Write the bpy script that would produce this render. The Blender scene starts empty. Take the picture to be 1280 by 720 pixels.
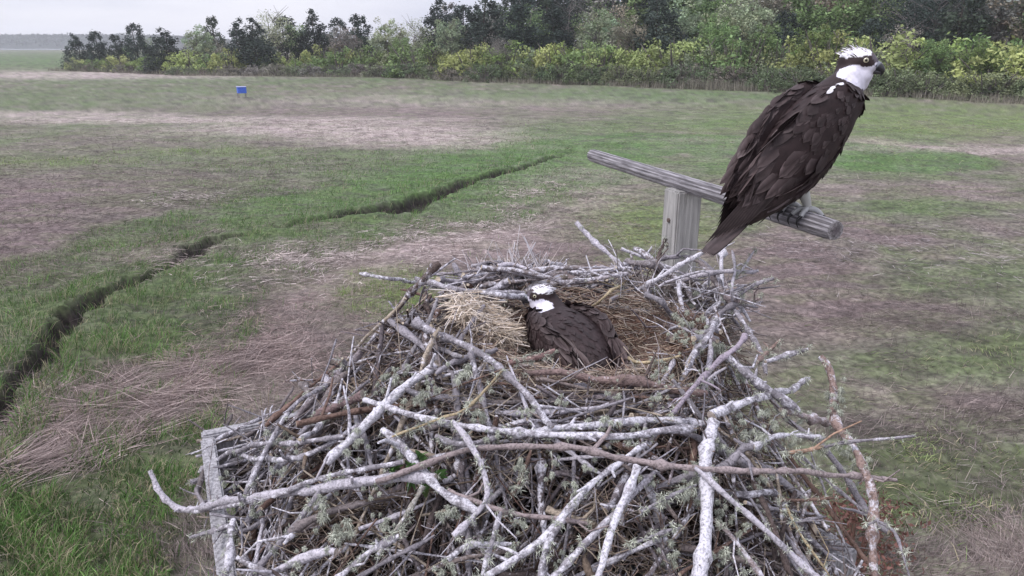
import bpy, math, random
import numpy as np
from mathutils import Vector, Matrix
from mathutils.bvhtree import BVHTree

C = bpy.context.scene.collection
SC = bpy.context.scene
PI = math.pi
R = math.radians

# ------------------------------------------------------------------ camera
F = 914.0                      # focal length in photo pixels (photo 1280 x 720)
CZ = 4.5                       # camera height above the marsh
PITCH = R(18.3)
sp, cp = math.sin(PITCH), math.cos(PITCH)
cam_d = bpy.data.cameras.new('camera')
cam = bpy.data.objects.new('camera', cam_d); C.objects.link(cam)
cam.location = (0, 0, CZ); cam.rotation_euler = (PI/2 - PITCH, 0, 0)
cam_d.sensor_width = 36; cam_d.lens = 36*F/1280
cam_d.clip_start = 0.05; cam_d.clip_end = 25000
SC.camera = cam

# ------------------------------------------------------------------ sky, sun, exposure
SUN_EL, SUN_AZ = R(52), R(-115)       # soft light from upper left, slightly behind
w = bpy.data.worlds.new('World'); SC.world = w; w.use_nodes = True
nt = w.node_tree; nt.nodes.clear()
wo = nt.nodes.new('ShaderNodeOutputWorld'); bg = nt.nodes.new('ShaderNodeBackground')
sky = nt.nodes.new('ShaderNodeTexSky'); sky.sky_type = 'NISHITA'; sky.sun_disc = False
sky.sun_elevation = SUN_EL; sky.sun_rotation = SUN_AZ
sky.air_density = 1.0; sky.dust_density = 2.0
tc = nt.nodes.new('ShaderNodeTexCoord'); mp = nt.nodes.new('ShaderNodeMapping')
mp.inputs['Scale'].default_value = (1.2, 1.2, 7)
nz = nt.nodes.new('ShaderNodeTexNoise'); nz.inputs['Scale'].default_value = 2.2; nz.inputs['Detail'].default_value = 5
rp = nt.nodes.new('ShaderNodeValToRGB')
rp.color_ramp.elements[0].position = .35; rp.color_ramp.elements[0].color = (6.3, 6.5, 7.8, 1)
rp.color_ramp.elements[1].position = .65; rp.color_ramp.elements[1].color = (8.3, 8.3, 9.2, 1)
mx = nt.nodes.new('ShaderNodeMixRGB'); mx.inputs[0].default_value = .9
nt.links.new(tc.outputs['Generated'], mp.inputs[0]); nt.links.new(mp.outputs[0], nz.inputs['Vector'])
nt.links.new(nz.outputs[0], rp.inputs[0]); nt.links.new(sky.outputs[0], mx.inputs[1]); nt.links.new(rp.outputs[0], mx.inputs[2])
sx = nt.nodes.new('ShaderNodeSeparateXYZ'); gr = nt.nodes.new('ShaderNodeMapRange')   # overcast sky: zenith brighter than horizon
gr.inputs[1].default_value = 0; gr.inputs[2].default_value = 1; gr.inputs[3].default_value = .82; gr.inputs[4].default_value = 1.35
nt.links.new(tc.outputs['Generated'], sx.inputs[0]); nt.links.new(sx.outputs['Z'], gr.inputs[0])
mg = nt.nodes.new('ShaderNodeMixRGB'); mg.blend_type = 'MULTIPLY'; mg.inputs[0].default_value = 1
nt.links.new(mx.outputs[0], mg.inputs[1]); nt.links.new(gr.outputs[0], mg.inputs[2]); nt.links.new(mg.outputs[0], bg.inputs[0]); bg.inputs[1].default_value = .1
nt.links.new(bg.outputs[0], wo.inputs[0])
sl = bpy.data.lights.new('sun', 'SUN'); sl.energy = 1.5; sl.angle = R(14); sl.color = (1, .96, .965)
so = bpy.data.objects.new('sun', sl); C.objects.link(so)
# direction towards the sun
sd = Vector((math.sin(SUN_AZ)*math.cos(SUN_EL), math.cos(SUN_AZ)*math.cos(SUN_EL), math.sin(SUN_EL)))
so.rotation_euler = sd.to_track_quat('Z', 'Y').to_euler()
SC.view_settings.view_transform = 'Standard'; SC.view_settings.look = 'None'
SC.view_settings.gamma = 1; SC.view_settings.use_curve_mapping = False
SC.view_settings.exposure = 0.52
SC.cycles.max_bounces = 6; SC.cycles.diffuse_bounces = 3; SC.cycles.transparent_max_bounces = 4
SC.cycles.volume_bounces = 1
HAZE = 0.00034

# ------------------------------------------------------------------ measuring from the photo
def ray(px, py):
    u = (360-py)/F
    return np.array([(px-640)/F, cp+u*sp, -sp+u*cp])
def P(px, py, d):
    return ray(px, py)*d + np.array([0, 0, CZ])
def ground_at(px, py):
    r = ray(px, py); return r*(CZ/-r[2])
def ground_depth(px, t):           # ground point seen in column px at depth t
    return ((px-640)/F*t, t*cp+(t*sp-CZ)*sp/cp)

# ------------------------------------------------------------------ numpy noise
def _hash(ix, iy, s):
    h = (ix.astype(np.int64)*374761393 + iy.astype(np.int64)*668265263 + s*974634777) & 0xffffffff
    h = ((h ^ (h >> 13))*1274126177) & 0xffffffff
    return ((h ^ (h >> 16)) & 0xffff)/65535.0
def vnoise(x, y, s=0):
    x = np.asarray(x, float); y = np.asarray(y, float)
    ix = np.floor(x); iy = np.floor(y); fx = x-ix; fy = y-iy
    fx = fx*fx*(3-2*fx); fy = fy*fy*(3-2*fy)
    a = _hash(ix, iy, s); b = _hash(ix+1, iy, s); c = _hash(ix, iy+1, s); d = _hash(ix+1, iy+1, s)
    return (a*(1-fx)+b*fx)*(1-fy)+(c*(1-fx)+d*fx)*fy
def fbm(x, y, s=0, o=4):
    v = 0; a = .5; t = 0
    for i in range(o):
        v = v+a*vnoise(x*2**i+17.3*i, y*2**i+9.1*i, s+i); t += a; a *= .5
    return v/t
def sstep(e0, e1, x):
    t = np.clip((x-e0)/(e1-e0), 0, 1); return t*t*(3-2*t)

# ------------------------------------------------------------------ mesh building
class MB:
    def __init__(s):
        s.v = []; s.q = []; s.t = []; s.c = []; s.n = 0
    def add(s, V, Q=None, T=None, col=(1, 1, 1, 1)):
        V = np.asarray(V, float).reshape(-1, 3)
        if Q is not None and len(Q): s.q.append(np.asarray(Q, int)+s.n)
        if T is not None and len(T): s.t.append(np.asarray(T, int)+s.n)
        c = np.asarray(col, float)
        if c.ndim == 1:
            if len(c) == 3: c = np.append(c, 1)
            c = np.tile(c, (len(V), 1))
        elif c.shape[1] == 3: c = np.hstack([c, np.ones((len(c), 1))])
        s.v.append(V); s.c.append(c); s.n += len(V)
    def mesh(s, name, m=None, smooth=True, offset=None):
        V = np.vstack(s.v); c = np.vstack(s.c)
        if offset is not None: V = V-np.asarray(offset)
        Q = np.vstack(s.q) if s.q else np.zeros((0, 4), int)
        T = np.vstack(s.t) if s.t else np.zeros((0, 3), int)
        me = bpy.data.meshes.new(name)
        me.vertices.add(len(V)); me.vertices.foreach_set('co', V.astype(np.float32).ravel())
        loops = np.concatenate([Q.ravel(), T.ravel()]).astype(np.int32)
        me.loops.add(len(loops)); me.loops.foreach_set('vertex_index', loops)
        tot = np.concatenate([np.full(len(Q), 4), np.full(len(T), 3)]).astype(np.int32)
        st = np.concatenate([[0], np.cumsum(tot)[:-1]]).astype(np.int32)
        me.polygons.add(len(tot)); me.polygons.foreach_set('loop_start', st); me.polygons.foreach_set('loop_total', tot)
        me.polygons.foreach_set('use_smooth', np.full(len(tot), smooth))
        me.update(calc_edges=True)
        a = me.attributes.new('Col', 'FLOAT_COLOR', 'POINT'); a.data.foreach_set('color', c.astype(np.float32).ravel())
        if m: me.materials.append(m)
        return me
    def build(s, name, m=None, parent=None, smooth=True, offset=None):
        o = bpy.data.objects.new(name, s.mesh(name, m, smooth, offset)); C.objects.link(o)
        if parent: o.parent = parent
        return o
def tag(o, label=None, cat=None, group=None, kind=None):
    if label: o['label'] = label
    if cat: o['category'] = cat
    if group: o['group'] = group
    if kind: o['kind'] = kind
    return o
def empty(name, loc, rz=0):
    o = bpy.data.objects.new(name, None); C.objects.link(o); o.location = loc; o.rotation_euler = (0, 0, rz)
    o.empty_display_size = .1
    return o
def norm(v): return v/(np.linalg.norm(v)+1e-12)
def tube(mb, pts, rad, k=6, col=(1, 1, 1, 1), cap=True, endcol=None, flat=1.0, rng=None, bump=0):
    pts = np.asarray(pts, float); n = len(pts); rad = np.broadcast_to(rad, (n,)).astype(float)
    tan = np.gradient(pts, axis=0); tan /= np.linalg.norm(tan, axis=1)[:, None]+1e-12
    ref = np.array([0, 0, 1.0]) if abs(tan[0][2]) < .9 else np.array([1.0, 0, 0])
    a = norm(np.cross(tan[0], ref)); V = []
    ang = np.arange(k)*2*PI/k
    for i in range(n):
        a = norm(a-tan[i]*np.dot(a, tan[i])); b = np.cross(tan[i], a)
        rr = rad[i]*np.ones(k)
        if bump and rng is not None: rr = rr*(1+bump*rng.uniform(-1, 1, k))
        V.append(pts[i]+np.outer(np.cos(ang)*rr, a)+np.outer(np.sin(ang)*rr*flat, b))
    V = np.vstack(V); Q = []
    for i in range(n-1):
        for j in range(k):
            j2 = (j+1) % k; Q.append((i*k+j, i*k+j2, (i+1)*k+j2, (i+1)*k+j))
    c = np.tile(np.append(col, 1)[:4] if len(col) == 3 else np.asarray(col), (len(V), 1)) if np.ndim(col) == 1 else np.repeat(col, k, axis=0)
    mb.add(V, Q, None, c)
    if cap:
        for i, s in ((0, -1), (n-1, 1)):
            ring = V[i*k:(i+1)*k]; cc = ring.mean(0)
            T = [(k, j, (j+1) % k) if s > 0 else (k, (j+1) % k, j) for j in range(k)]
            ec = endcol if endcol is not None else (c[i*k] if np.ndim(col) > 1 else c[0])
            mb.add(np.vstack([ring, cc]), None, T, ec)
def ribbons(mb, base, dirs, length, width, cols, droop=.3, lift=None, seg=2, rng=None, side=None):
    """many blades at once: base Nx3, unit dirs Nx3, tapered, bending down by droop"""
    N = len(base); length = np.broadcast_to(length, (N,)); width = np.broadcast_to(width, (N,))
    droop = np.broadcast_to(droop, (N,))
    if side is None:
        side = np.cross(dirs, rng.normal(size=(N, 3))); side /= np.linalg.norm(side, axis=1)[:, None]+1e-9
    ts = np.linspace(0, 1, seg+1); rows = []
    for t in ts:
        c = base+dirs*(length*t)[:, None]; c[:, 2] -= droop*length*t*t
        wd = (width*.5*(1-t**1.5)) if t < 1 else np.zeros(N)
        if t < 1: rows += [c-side*wd[:, None], c+side*wd[:, None]]
        else: rows += [c]
    V = np.stack(rows, 1); m = V.shape[1]; idx = np.arange(N)[:, None]*m
    Q = []; 
    for i in range(seg-1): Q.append(idx+np.array([[2*i, 2*i+1, 2*i+3, 2*i+2]]))
    T = idx+np.array([[2*seg-2, 2*seg-1, 2*seg]])
    cc = np.repeat(cols, m, axis=0)
    mb.add(V.reshape(-1, 3), np.vstack(Q) if Q else None, T, cc)
def catmull(pts, step):
    pts = np.asarray(pts, float)
    P0 = np.vstack([2*pts[0]-pts[1], pts, 2*pts[-1]-pts[-2]]); out = []
    for i in range(1, len(P0)-2):
        a, b, c, d = P0[i-1:i+3]; n = max(2, int(np.linalg.norm(c[:3]-b[:3])/step))
        for t in np.arange(n)/n:
            out.append(.5*(2*b+(c-a)*t+(2*a-5*b+4*c-d)*t*t+(3*b-3*c+d-a)*t**3))
    out.append(pts[-1]); return np.array(out)

# ------------------------------------------------------------------ materials
def mat(name, rough=.85, var=.25, scale=20, detail=5, bump=0, bump_scale=60, tint=None, objcol=False, spec=.3,
        lichen=False, grain=None, translucent=0):
    m = bpy.data.materials.new(name); m.use_nodes = True; t = m.node_tree; N = t.nodes; L = t.links
    b = N['Principled BSDF']; b.inputs['Roughness'].default_value = rough; b.inputs['Specular IOR Level'].default_value = spec
    at = N.new('ShaderNodeAttribute'); at.attribute_name = 'Col'; col = at.outputs['Color']
    co = N.new('ShaderNodeTexCoord'); vec = co.outputs['Object']
    if grain:
        g = N.new('ShaderNodeMapping'); g.inputs['Scale'].default_value = grain; L.new(vec, g.inputs[0]); vec = g.outputs[0]
    no = N.new('ShaderNodeTexNoise'); no.inputs['Scale'].default_value = scale; no.inputs['Detail'].default_value = detail
    L.new(vec, no.inputs['Vector'])
    if tint:
        mu = N.new('ShaderNodeMixRGB'); mu.blend_type = 'MULTIPLY'; mu.inputs[0].default_value = 1
        L.new(col, mu.inputs[1]); mu.inputs[2].default_value = (*tint, 1); col = mu.outputs[0]
    if objcol:
        oi = N.new('ShaderNodeObjectInfo'); mu = N.new('ShaderNodeMixRGB'); mu.blend_type = 'MULTIPLY'; mu.inputs[0].default_value = 1
        L.new(col, mu.inputs[1]); L.new(oi.outputs['Color'], mu.inputs[2]); col = mu.outputs[0]
    mr = N.new('ShaderNodeMapRange'); mr.inputs[1].default_value = .3; mr.inputs[2].default_value = .7
    mr.inputs[3].default_value = 1-var; mr.inputs[4].default_value = 1+var
    L.new(no.outputs[0], mr.inputs[0])
    mu = N.new('ShaderNodeMixRGB'); mu.blend_type = 'MULTIPLY'; mu.inputs[0].default_value = 1
    L.new(col, mu.inputs[1]); L.new(mr.outputs[0], mu.inputs[2]); col = mu.outputs[0]
    if lichen:      # crusts of pale lichen with dark pits; amount in the alpha of Col
        n2 = N.new('ShaderNodeTexNoise'); n2.inputs['Scale'].default_value = 55; n2.inputs['Detail'].default_value = 6
        n2.inputs['Roughness'].default_value = .78
        L.new(co.outputs['Object'], n2.inputs['Vector'])
        ad = N.new('ShaderNodeMath'); ad.operation = 'ADD'; L.new(n2.outputs[0], ad.inputs[0]); L.new(at.outputs['Alpha'], ad.inputs[1])
        m3 = N.new('ShaderNodeMapRange'); m3.inputs[1].default_value = .88; m3.inputs[2].default_value = .98
        L.new(ad.outputs[0], m3.inputs[0])
        mm = N.new('ShaderNodeMixRGB'); L.new(m3.outputs[0], mm.inputs[0]); L.new(col, mm.inputs[1]); mm.inputs[2].default_value = (.66, .64, .70, 1)
        col = mm.outputs[0]
        vo = N.new('ShaderNodeTexNoise'); vo.inputs['Scale'].default_value = 260; vo.inputs['Detail'].default_value = 2
        L.new(co.outputs['Object'], vo.inputs['Vector'])
        m4 = N.new('ShaderNodeMapRange'); m4.inputs[1].default_value = .38; m4.inputs[2].default_value = .5
        m4.inputs[3].default_value = .35; m4.inputs[4].default_value = 1; L.new(vo.outputs[0], m4.inputs[0])
        mu = N.new('ShaderNodeMixRGB'); mu.blend_type = 'MULTIPLY'; mu.inputs[0].default_value = .62
        L.new(col, mu.inputs[1]); L.new(m4.outputs[0], mu.inputs[2]); col = mu.outputs[0]
    L.new(col, b.inputs['Base Color'])
    if bump:
        n3 = N.new('ShaderNodeTexNoise'); n3.inputs['Scale'].default_value = bump_scale; n3.inputs['Detail'].default_value = 4
        L.new(vec, n3.inputs['Vector'])
        bu = N.new('ShaderNodeBump'); bu.inputs['Strength'].default_value = bump; bu.inputs['Distance'].default_value = .004
        L.new(n3.outputs[0], bu.inputs['Height']); L.new(bu.outputs[0], b.inputs['Normal'])
    if translucent:
        tr = N.new('ShaderNodeBsdfTranslucent'); ms = N.new('ShaderNodeMixShader'); ms.inputs[0].default_value = translucent
        L.new(col, tr.inputs[0]); L.new(b.outputs[0], ms.inputs[1]); L.new(tr.outputs[0], ms.inputs[2])
        L.new(ms.outputs[0], N['Material Output'].inputs[0])
    return m
M_ground = mat('marsh_soil', .95, .5, 9.0, 10, 1.0, 25)
M_grass = mat('grass_blades', .7, .15, 2, 2, translucent=.2)
M_straw = mat('dead_grass', .8, .2, 3, 2)
M_leaf = mat('leaves', .75, .2, .8, 3, objcol=True, translucent=.15)
M_trunk = mat('trunk_bark', .9, .3, 6, 4)
M_stick = mat('weathered_branch', .85, .22, 60, 5, .9, 160, lichen=True)
M_lichen = mat('lichen', .95, .25, 80, 3)
M_core = mat('nest_debris', .95, .5, 40, 6, 1, 60)
M_wood = mat('weathered_timber', .85, .45, 14, 7, 1, 40, grain=(9, 9, .8))
M_plum = mat('plumage', .6, .2, 60, 4, spec=.25)
M_horn = mat('horn', .35, .1, 50, 2, spec=.5)
M_eye = mat('eye_surface', .08, 0, 5, 1, spec=.8)
M_paint = mat('blue_paint', .6, .12, 5, 3)
M_hill = mat('far_foliage', .95, .3, .05, 4)
M_water = mat('tidal_water', .12, .05, .05, 2, spec=.8)

# ================================================================== SETTING
# ------------------------------------------------------------------ ground
chan_px = [(-260, 900), (-120, 690), (-40, 570), (5, 505), (60, 432), (120, 378), (180, 350), (232, 325), (262, 304), (330, 290), (400, 276),
           (450, 268), (500, 262), (545, 244), (590, 228), (640, 214), (690, 198), (730, 186), (800, 178), (900, 180), (1100, 195)]
chan = np.array([ground_at(*p)[:2] for p in chan_px])
chan_w = np.array([.5, .45, .42, .40, .36, .34, .30, .42, .30, .16, .30, .60, .95, .62, .35, .42, .2, .12, .1, .1, .1])
chan_w = chan_w*.72
chan_dp = .75*np.array([.5, .5, .5, .5, .48, .45, .42, .48, .3, .12, .25, .48, .6, .5, .35, .42, .2, .1, .08, .05, .0])
def chan_dist(x, y):
    best = np.full(np.shape(x), 1e9); W = np.zeros(np.shape(x)); D = np.zeros(np.shape(x)); S = np.zeros(np.shape(x))
    for i in range(len(chan)-1):
        a, b = chan[i], chan[i+1]; ab = b-a; l2 = ab@ab
        t = np.clip(((x-a[0])*ab[0]+(y-a[1])*ab[1])/l2, 0, 1)
        dx = x-a[0]-ab[0]*t; dy = y-a[1]-ab[1]*t; d = np.hypot(dx, dy)
        k = d < best; best = np.where(k, d, best)
        W = np.where(k, chan_w[i]*(1-t)+chan_w[i+1]*t, W); D = np.where(k, chan_dp[i]*(1-t)+chan_dp[i+1]*t, D)
        S = np.where(k, np.sign(ab[0]*dy-ab[1]*dx), S)
    return best, W, D, S
def chan_j(x, y): return .55*(fbm(x*1.1, y*1.1, 5)-.5)+.30*(fbm(x*4, y*4, 6, 3)-.5)
def height(x, y):
    d, W, D, S = chan_dist(x, y)
    d = d+chan_j(x, y)
    near = sstep(60, 15, np.hypot(x, y))
    h = .16*(fbm(x*.25, y*.25, 1)-.5)+(.15*(fbm(x*1.6, y*1.6, 2)-.5)+.07*(fbm(x*6, y*6, 3, 3)-.5))*(.4+.6*near)
    return h - D*sstep(1.15, .55, d/np.maximum(W, .05)) + .08*np.exp(-((d-W*1.6)/.5)**2)
# patches of plant cover: (px, py, rx px, ry px, kind, strength) in photo pixels, laid on the marsh
patches = [
 # far left strips
 (110, 94, 150, 4, 'straw', 1.2), (40, 76, 140, 9, 'green', .9), (320, 100, 330, 5, 'green', .3),
 (90, 130, 300, 22, 'green', .35), (300, 138, 260, 8, 'purple', .5), (240, 205, 330, 28, 'green', .3), (540, 128, 260, 9, 'straw', .3),
 (480, 140, 160, 6, 'purple', .5), (90, 240, 190, 35, 'purple', .7), (60, 300, 170, 48, 'purple', 1.1), (280, 232, 150, 22, 'purple', .8), (430, 205, 120, 12, 'purple', .6), (330, 180, 200, 8, 'purple', .4),
 (50, 202, 110, 5, 'yellow', .6), (250, 190, 100, 6, 'yellow', .4), (20, 340, 90, 30, 'purple', .8),
 (250, 150, 260, 4, 'straw', 1.2), (430, 163, 140, 6, 'straw', 1.8), (520, 177, 110, 8, 'straw', 1.8), (60, 143, 120, 3, 'straw', 1.2),
 (560, 215, 190, 30, 'green', 1.2), (380, 255, 160, 24, 'green', 1.3),
 # right side far
 (780, 120, 240, 8, 'green', .8), (1160, 152, 260, 20, 'yellow', .75), (900, 150, 200, 14, 'green', .4), (700, 140, 130, 12, 'purple', .35),
 (1120, 187, 260, 5, 'straw', .8), (900, 176, 170, 4, 'straw', .5), (680, 168, 60, 9, 'green', .8), (1000, 215, 300, 14, 'green', .35),
 # tan band south of the creek
 (690, 240, 70, 28, 'straw', .7), (600, 290, 80, 22, 'straw', 1.0), (470, 312, 140, 16, 'straw', .95), (400, 350, 100, 35, 'straw', .7),
 (370, 400, 80, 60, 'purple', .8), (380, 420, 60, 40, 'straw', .4), (560, 330, 130, 40, 'purple', .6), (170, 325, 55, 16, 'straw', .7), (720, 300, 90, 60, 'purple', .5),
 (745, 215, 60, 10, 'straw', .6),
 (180, 500, 115, 34, 'straw', 1.3), (70, 545, 70, 26, 'straw', 1.0), (290, 470, 80, 30, 'straw', .8), (20, 455, 30, 40, 'straw', .3),
 # green blobs
 (490, 368, 60, 24, 'yellow', 3.2), (800, 282, 60, 22, 'yellow', 1.5), (250, 400, 90, 40, 'green', 1.0), (90, 620, 150, 70, 'green', 1.0),
 (230, 560, 60, 50, 'green', .7), (20, 400, 60, 50, 'green', .4), (180, 690, 90, 40, 'purple', .6), (110, 340, 60, 20, 'green', .4),
 # right side near
 (1000, 330, 110, 30, 'purple', .7), (1130, 290, 140, 16, 'purple', .6), (1200, 235, 120, 12, 'purple', .4), (1150, 260, 150, 12, 'green', .4),
 (1180, 395, 130, 18, 'purple', .6), (1040, 400, 90, 30, 'purple', .6), (1150, 450, 170, 30, 'green', .35), (1230, 520, 130, 30, 'purple', .5),
 (1150, 600, 180, 60, 'green', .8), (1250, 680, 90, 40, 'straw', .4), (1240, 350, 100, 20, 'green', .4), (1100, 540, 100, 16, 'purple', .4),
 (620, 450, 300, 70, 'purple', .5), (700, 620, 400, 90, 'green', .5)]
KC = {'green': (.062, .136, .032), 'yellow': (.13, .19, .05), 'purple': (.175, .125, .135), 'straw': (.46, .375, .37)}
def project(x, y, z=0):
    zz = z-CZ; d = y*cp-zz*sp; u = y*sp+zz*cp
    d = np.where(np.abs(d) < .01, .01, d)
    return 640+F*x/d, 360-F*u/d, d
def cover(x, y):
    """weights of the four plant covers and base colour at marsh points"""
    px, py, d = project(x, y); ok = (y > 2)
    n1 = fbm(x*.35, y*.2, 11); n2 = fbm(x*1.2+5, y*.9, 12)
    wg = {}
    for k in KC: wg[k] = np.zeros(np.shape(x))
    jx = (fbm(x*.8, y*.8, 31)-.5)*1.6; jy = (fbm(x*.8, y*.8, 32)-.5)*1.6
    for (cx, cy, rx, ry, k, s) in patches:
        q = ((px-cx)/rx)**2+((py-cy)/ry)**2
        q = q*(1+1.2*jx)+.6*jy
        wg[k] = wg[k]+np.where(ok, s*2.1*np.exp(-np.clip(q, 0, 30)), 0)
    cd, W, D, S = chan_dist(x, y)
    reach = np.clip(1.7+.11*np.hypot(x, y), 0, 4.2)
    wg['green'] = wg['green']+3.8*sstep(reach*1.1, reach*.75, cd+1.5*(n2-.5))*np.where(py > 165, 1, .3)
    right = sstep(.5, 4, x)*sstep(60, 30, y); wg['green'] = wg['green']+sstep(.5, .72, n1)*(.35+.35*right); wg['purple'] = wg['purple']+sstep(.5, .25, n1)*.35+.17+.02*right
    wg['straw'] = wg['straw']+sstep(.58, .75, n2)*.25
    return wg, n1, n2
def ground_col(x, y):
    wg, n1, n2 = cover(x, y)
    base = np.array([.135, .128, .09]); c = np.tile(base, (len(x), 1))*.55; tot = np.full(len(x), .55)
    for k, kc in KC.items():
        c += wg[k][:, None]*np.array(kc); tot += wg[k]
    c /= tot[:, None]
    # fine mottling of live and dead stems, stretched across the wind-laid mat
    m = fbm(x*2.2, y*5.5, 21, 3)[:, None]; m2 = fbm(x*.9, y*2.4, 22, 3)[:, None]
    c = c*(.55+.9*m)
    c = c*(1-.22*sstep(.5, .68, m2))+np.array([.17, .14, .14])*.22*sstep(.5, .68, m2)
    c = c*(1-.25*sstep(.52, .38, m2))+np.array([.1, .14, .05])*.25*sstep(.52, .38, m2)
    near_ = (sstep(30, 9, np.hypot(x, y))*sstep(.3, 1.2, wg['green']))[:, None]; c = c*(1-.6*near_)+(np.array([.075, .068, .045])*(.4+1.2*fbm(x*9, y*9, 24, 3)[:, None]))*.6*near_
    clod = sstep(.60, .70, fbm(x*1.5+40, y*3.2, 23, 4))[:, None]      # dark muddy clods
    c = c*(1-.45*clod)+np.array([.05, .042, .04])*.45*clod
    d, W, D, S = chan_dist(x, y)
    d = d+chan_j(x, y)
    mud = (sstep(1.15, .85, d/np.maximum(W, .05))*np.clip(D*4, 0, 1))[:, None]
    return c*(1-mud)+np.array([.035, .028, .026])*mud
rr = np.concatenate([[.3, 1, 2, 2.6], np.geomspace(3, 8, 95)[:-1], np.geomspace(8, 32, 360)[:-1], np.geomspace(32, 60, 60)])
rr = np.concatenate([rr, rr[-1]*np.exp(np.arange(1, 150)*.033)])
az = np.concatenate([np.linspace(-52, 52, 620), np.linspace(52, 308, 60)[1:-1]])
az = np.radians(az); nA = len(az); nR = len(rr)
gx = np.outer(rr, np.sin(az)).ravel(); gy = np.outer(rr, np.cos(az)).ravel()
gz = height(gx, gy); gz = gz*sstep(3000, 300, np.hypot(gx, gy))
i = np.arange(nR-1)[:, None]; j = np.arange(nA)[None, :]; j2 = (j+1) % nA
Q = np.stack([i*nA+j, (i+1)*nA+j, (i+1)*nA+j2, i*nA+j2], -1).reshape(-1, 4)[:, ::-1]
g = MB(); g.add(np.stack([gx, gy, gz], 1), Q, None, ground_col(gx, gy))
tri = np.stack([np.zeros(nA-2, int), np.arange(1, nA-1), np.arange(2, nA)], 1)[:, ::-1]
g.t.append(tri)
tag(g.build('marsh_ground', M_ground), 'flat green and brown salt marsh with a muddy creek winding across it', kind='structure')

# tidal water beyond the marsh at the far left
wb = MB()
W0 = [(-1300, 930), (-560, 930), (-480, 1100), (-560, 1290), (-1600, 1290), (-1700, 1000)]
wb.add([(x, y, .35) for x, y in W0], None, [(0, 1, 2), (0, 2, 3), (0, 3, 4), (0, 4, 5)], (.35, .37, .42))
tag(wb.build('tidal_water', M_water, smooth=False), 'thin pale strip of water below the distant wooded hill', kind='structure')

# ------------------------------------------------------------------ marsh grasses (uncountable)
rng = np.random.default_rng(7)
def sample_px(n, x0=-260, x1=1540, y0=150, y1=900, pw=1.0, r=rng):
    px = r.uniform(x0, x1, n); py = y0+(y1-y0)*r.uniform(0, 1, n)**pw
    u = (360-py)/F; dz = -sp+u*cp; t = CZ/-dz
    return (px-640)/F*t, (cp+u*sp)*t, t
def make_grass(n, kind, seed):
    r = np.random.default_rng(seed)
    x, y, t = sample_px(n, r=r); wg, n1, n2 = cover(x, y)
    d, W, D, S = chan_dist(x, y); edge = (d+chan_j(x, y))/np.maximum(W, .05)
    if kind == 'green':
        tot = wg['green']+wg['yellow']; keep = (r.uniform(0, 1, n) < np.clip(tot*.85-.28-.5*wg['straw']-.25*wg['purple'], 0.03, 1)*(.34+.66*sstep(.36, .56, fbm(x*1.9, y*1.9, 41)))*(1-.5*sstep(17, 10, t))) & (edge > .45)
    else:
        tot = wg['straw']+.55*wg['purple']; keep = (r.uniform(0, 1, n) < np.clip(tot*.9+.1-.14*wg['green']+.22*sstep(.5, .34, fbm(x*1.9, y*1.9, 41)), .05, 1)) & (edge > .95)
    x, y, t, n1, n2 = [a[keep] for a in (x, y, t, n1, n2)]; tot = tot[keep]; d = d[keep]; W = W[keep]; yel = wg['yellow'][keep]; st = wg['straw'][keep]
    N = len(x); z = height(x, y)-.01
    base = np.stack([x, y, z], 1); v = r.uniform(.65, 1.35, (N, 1)); far = np.clip(t/14, 1, 4)
    right = sstep(1.0, 3.5, x)
    if kind == 'green':
        clump = sstep(.25, .75, fbm(x*1.9, y*1.9, 41)); nearf = sstep(17, 10, t)
        flow = (fbm(x*.4, y*.4, 51)-.5)*5+PI*.1
        a = np.where(r.uniform(0, 1, N) < .35+.5*right, flow+r.normal(0, .5, N), r.uniform(0, 2*PI, N))
        lean = np.abs(r.normal(.35+.75*right, .2, N))
        dirs = np.stack([np.cos(a)*np.sin(lean), np.sin(a)*np.sin(lean), np.cos(lean)], 1)
        col = (np.array([.075, .150, .038])*(1-.5*np.clip(yel, 0, 1))[:, None]+np.array([.2, .27, .07])*(.5*np.clip(yel, 0, 1))[:, None])*v*(.40+1.1*clump[:, None])*(.8+.5*(r.uniform(0, 1, (N, 1)) < .25))
        col = col*(1+np.array([.8, .05, .8])*right[:, None]*.6)
        br = ((fbm(x*2.3, y*2.3, 44) > .52) & (r.uniform(0, 1, N) < .5))[:, None]; col = np.where(br, col*np.array([1.7, 1.45, 1.7]), col)
        mixs = (r.uniform(0, 1, (N, 1)) <   .16+.16*nearf[:, None]); col = np.where(mixs, np.array([.34, .3, .2])*v, col)
        L = r.uniform(.10, .28, N)*(.5+1.0*clump)*(1+.12*nearf)*(1+.5*np.exp(-((d-W-.3)/.5)**2))*(1-.3*right); wd = r.uniform(.004, .008, N)*far*(1+.5*nearf)
        return base, dirs, L, wd, col, .45, r
    flow = (fbm(x*.3, y*.3, 51)-.5)*6+PI*.08
    a = flow+r.normal(0, .45, N)+np.where(r.uniform(0, 1, N) < .5, 0, PI)
    # windrow of reeds lies along the creek
    up = r.uniform(0, 1, N) < .12
    lean = np.where(up, np.abs(r.normal(.5, .3, N)), np.clip(r.normal(1.42, .1, N), 1.1, 1.56))
    dirs = np.stack([np.cos(a)*np.sin(lean), np.sin(a)*np.sin(lean), np.cos(lean)], 1)
    s = np.clip(st, 0, 1)[:, None]*.8
    s = np.where(r.uniform(0, 1, (N, 1)) < .15, 1, s)
    col = (np.array([.15, .12, .115])*(1-s)+np.array([.34, .28, .26])*s)*v
    L = r.uniform(.12, .42, N)*(1-.25*right); wd = r.uniform(.003, .007, N)*far
    base[:, 2] += r.uniform(0, .05, N)*np.clip(tot, 0, 1)
    return base, dirs, L, wd, col, .08, r
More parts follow.
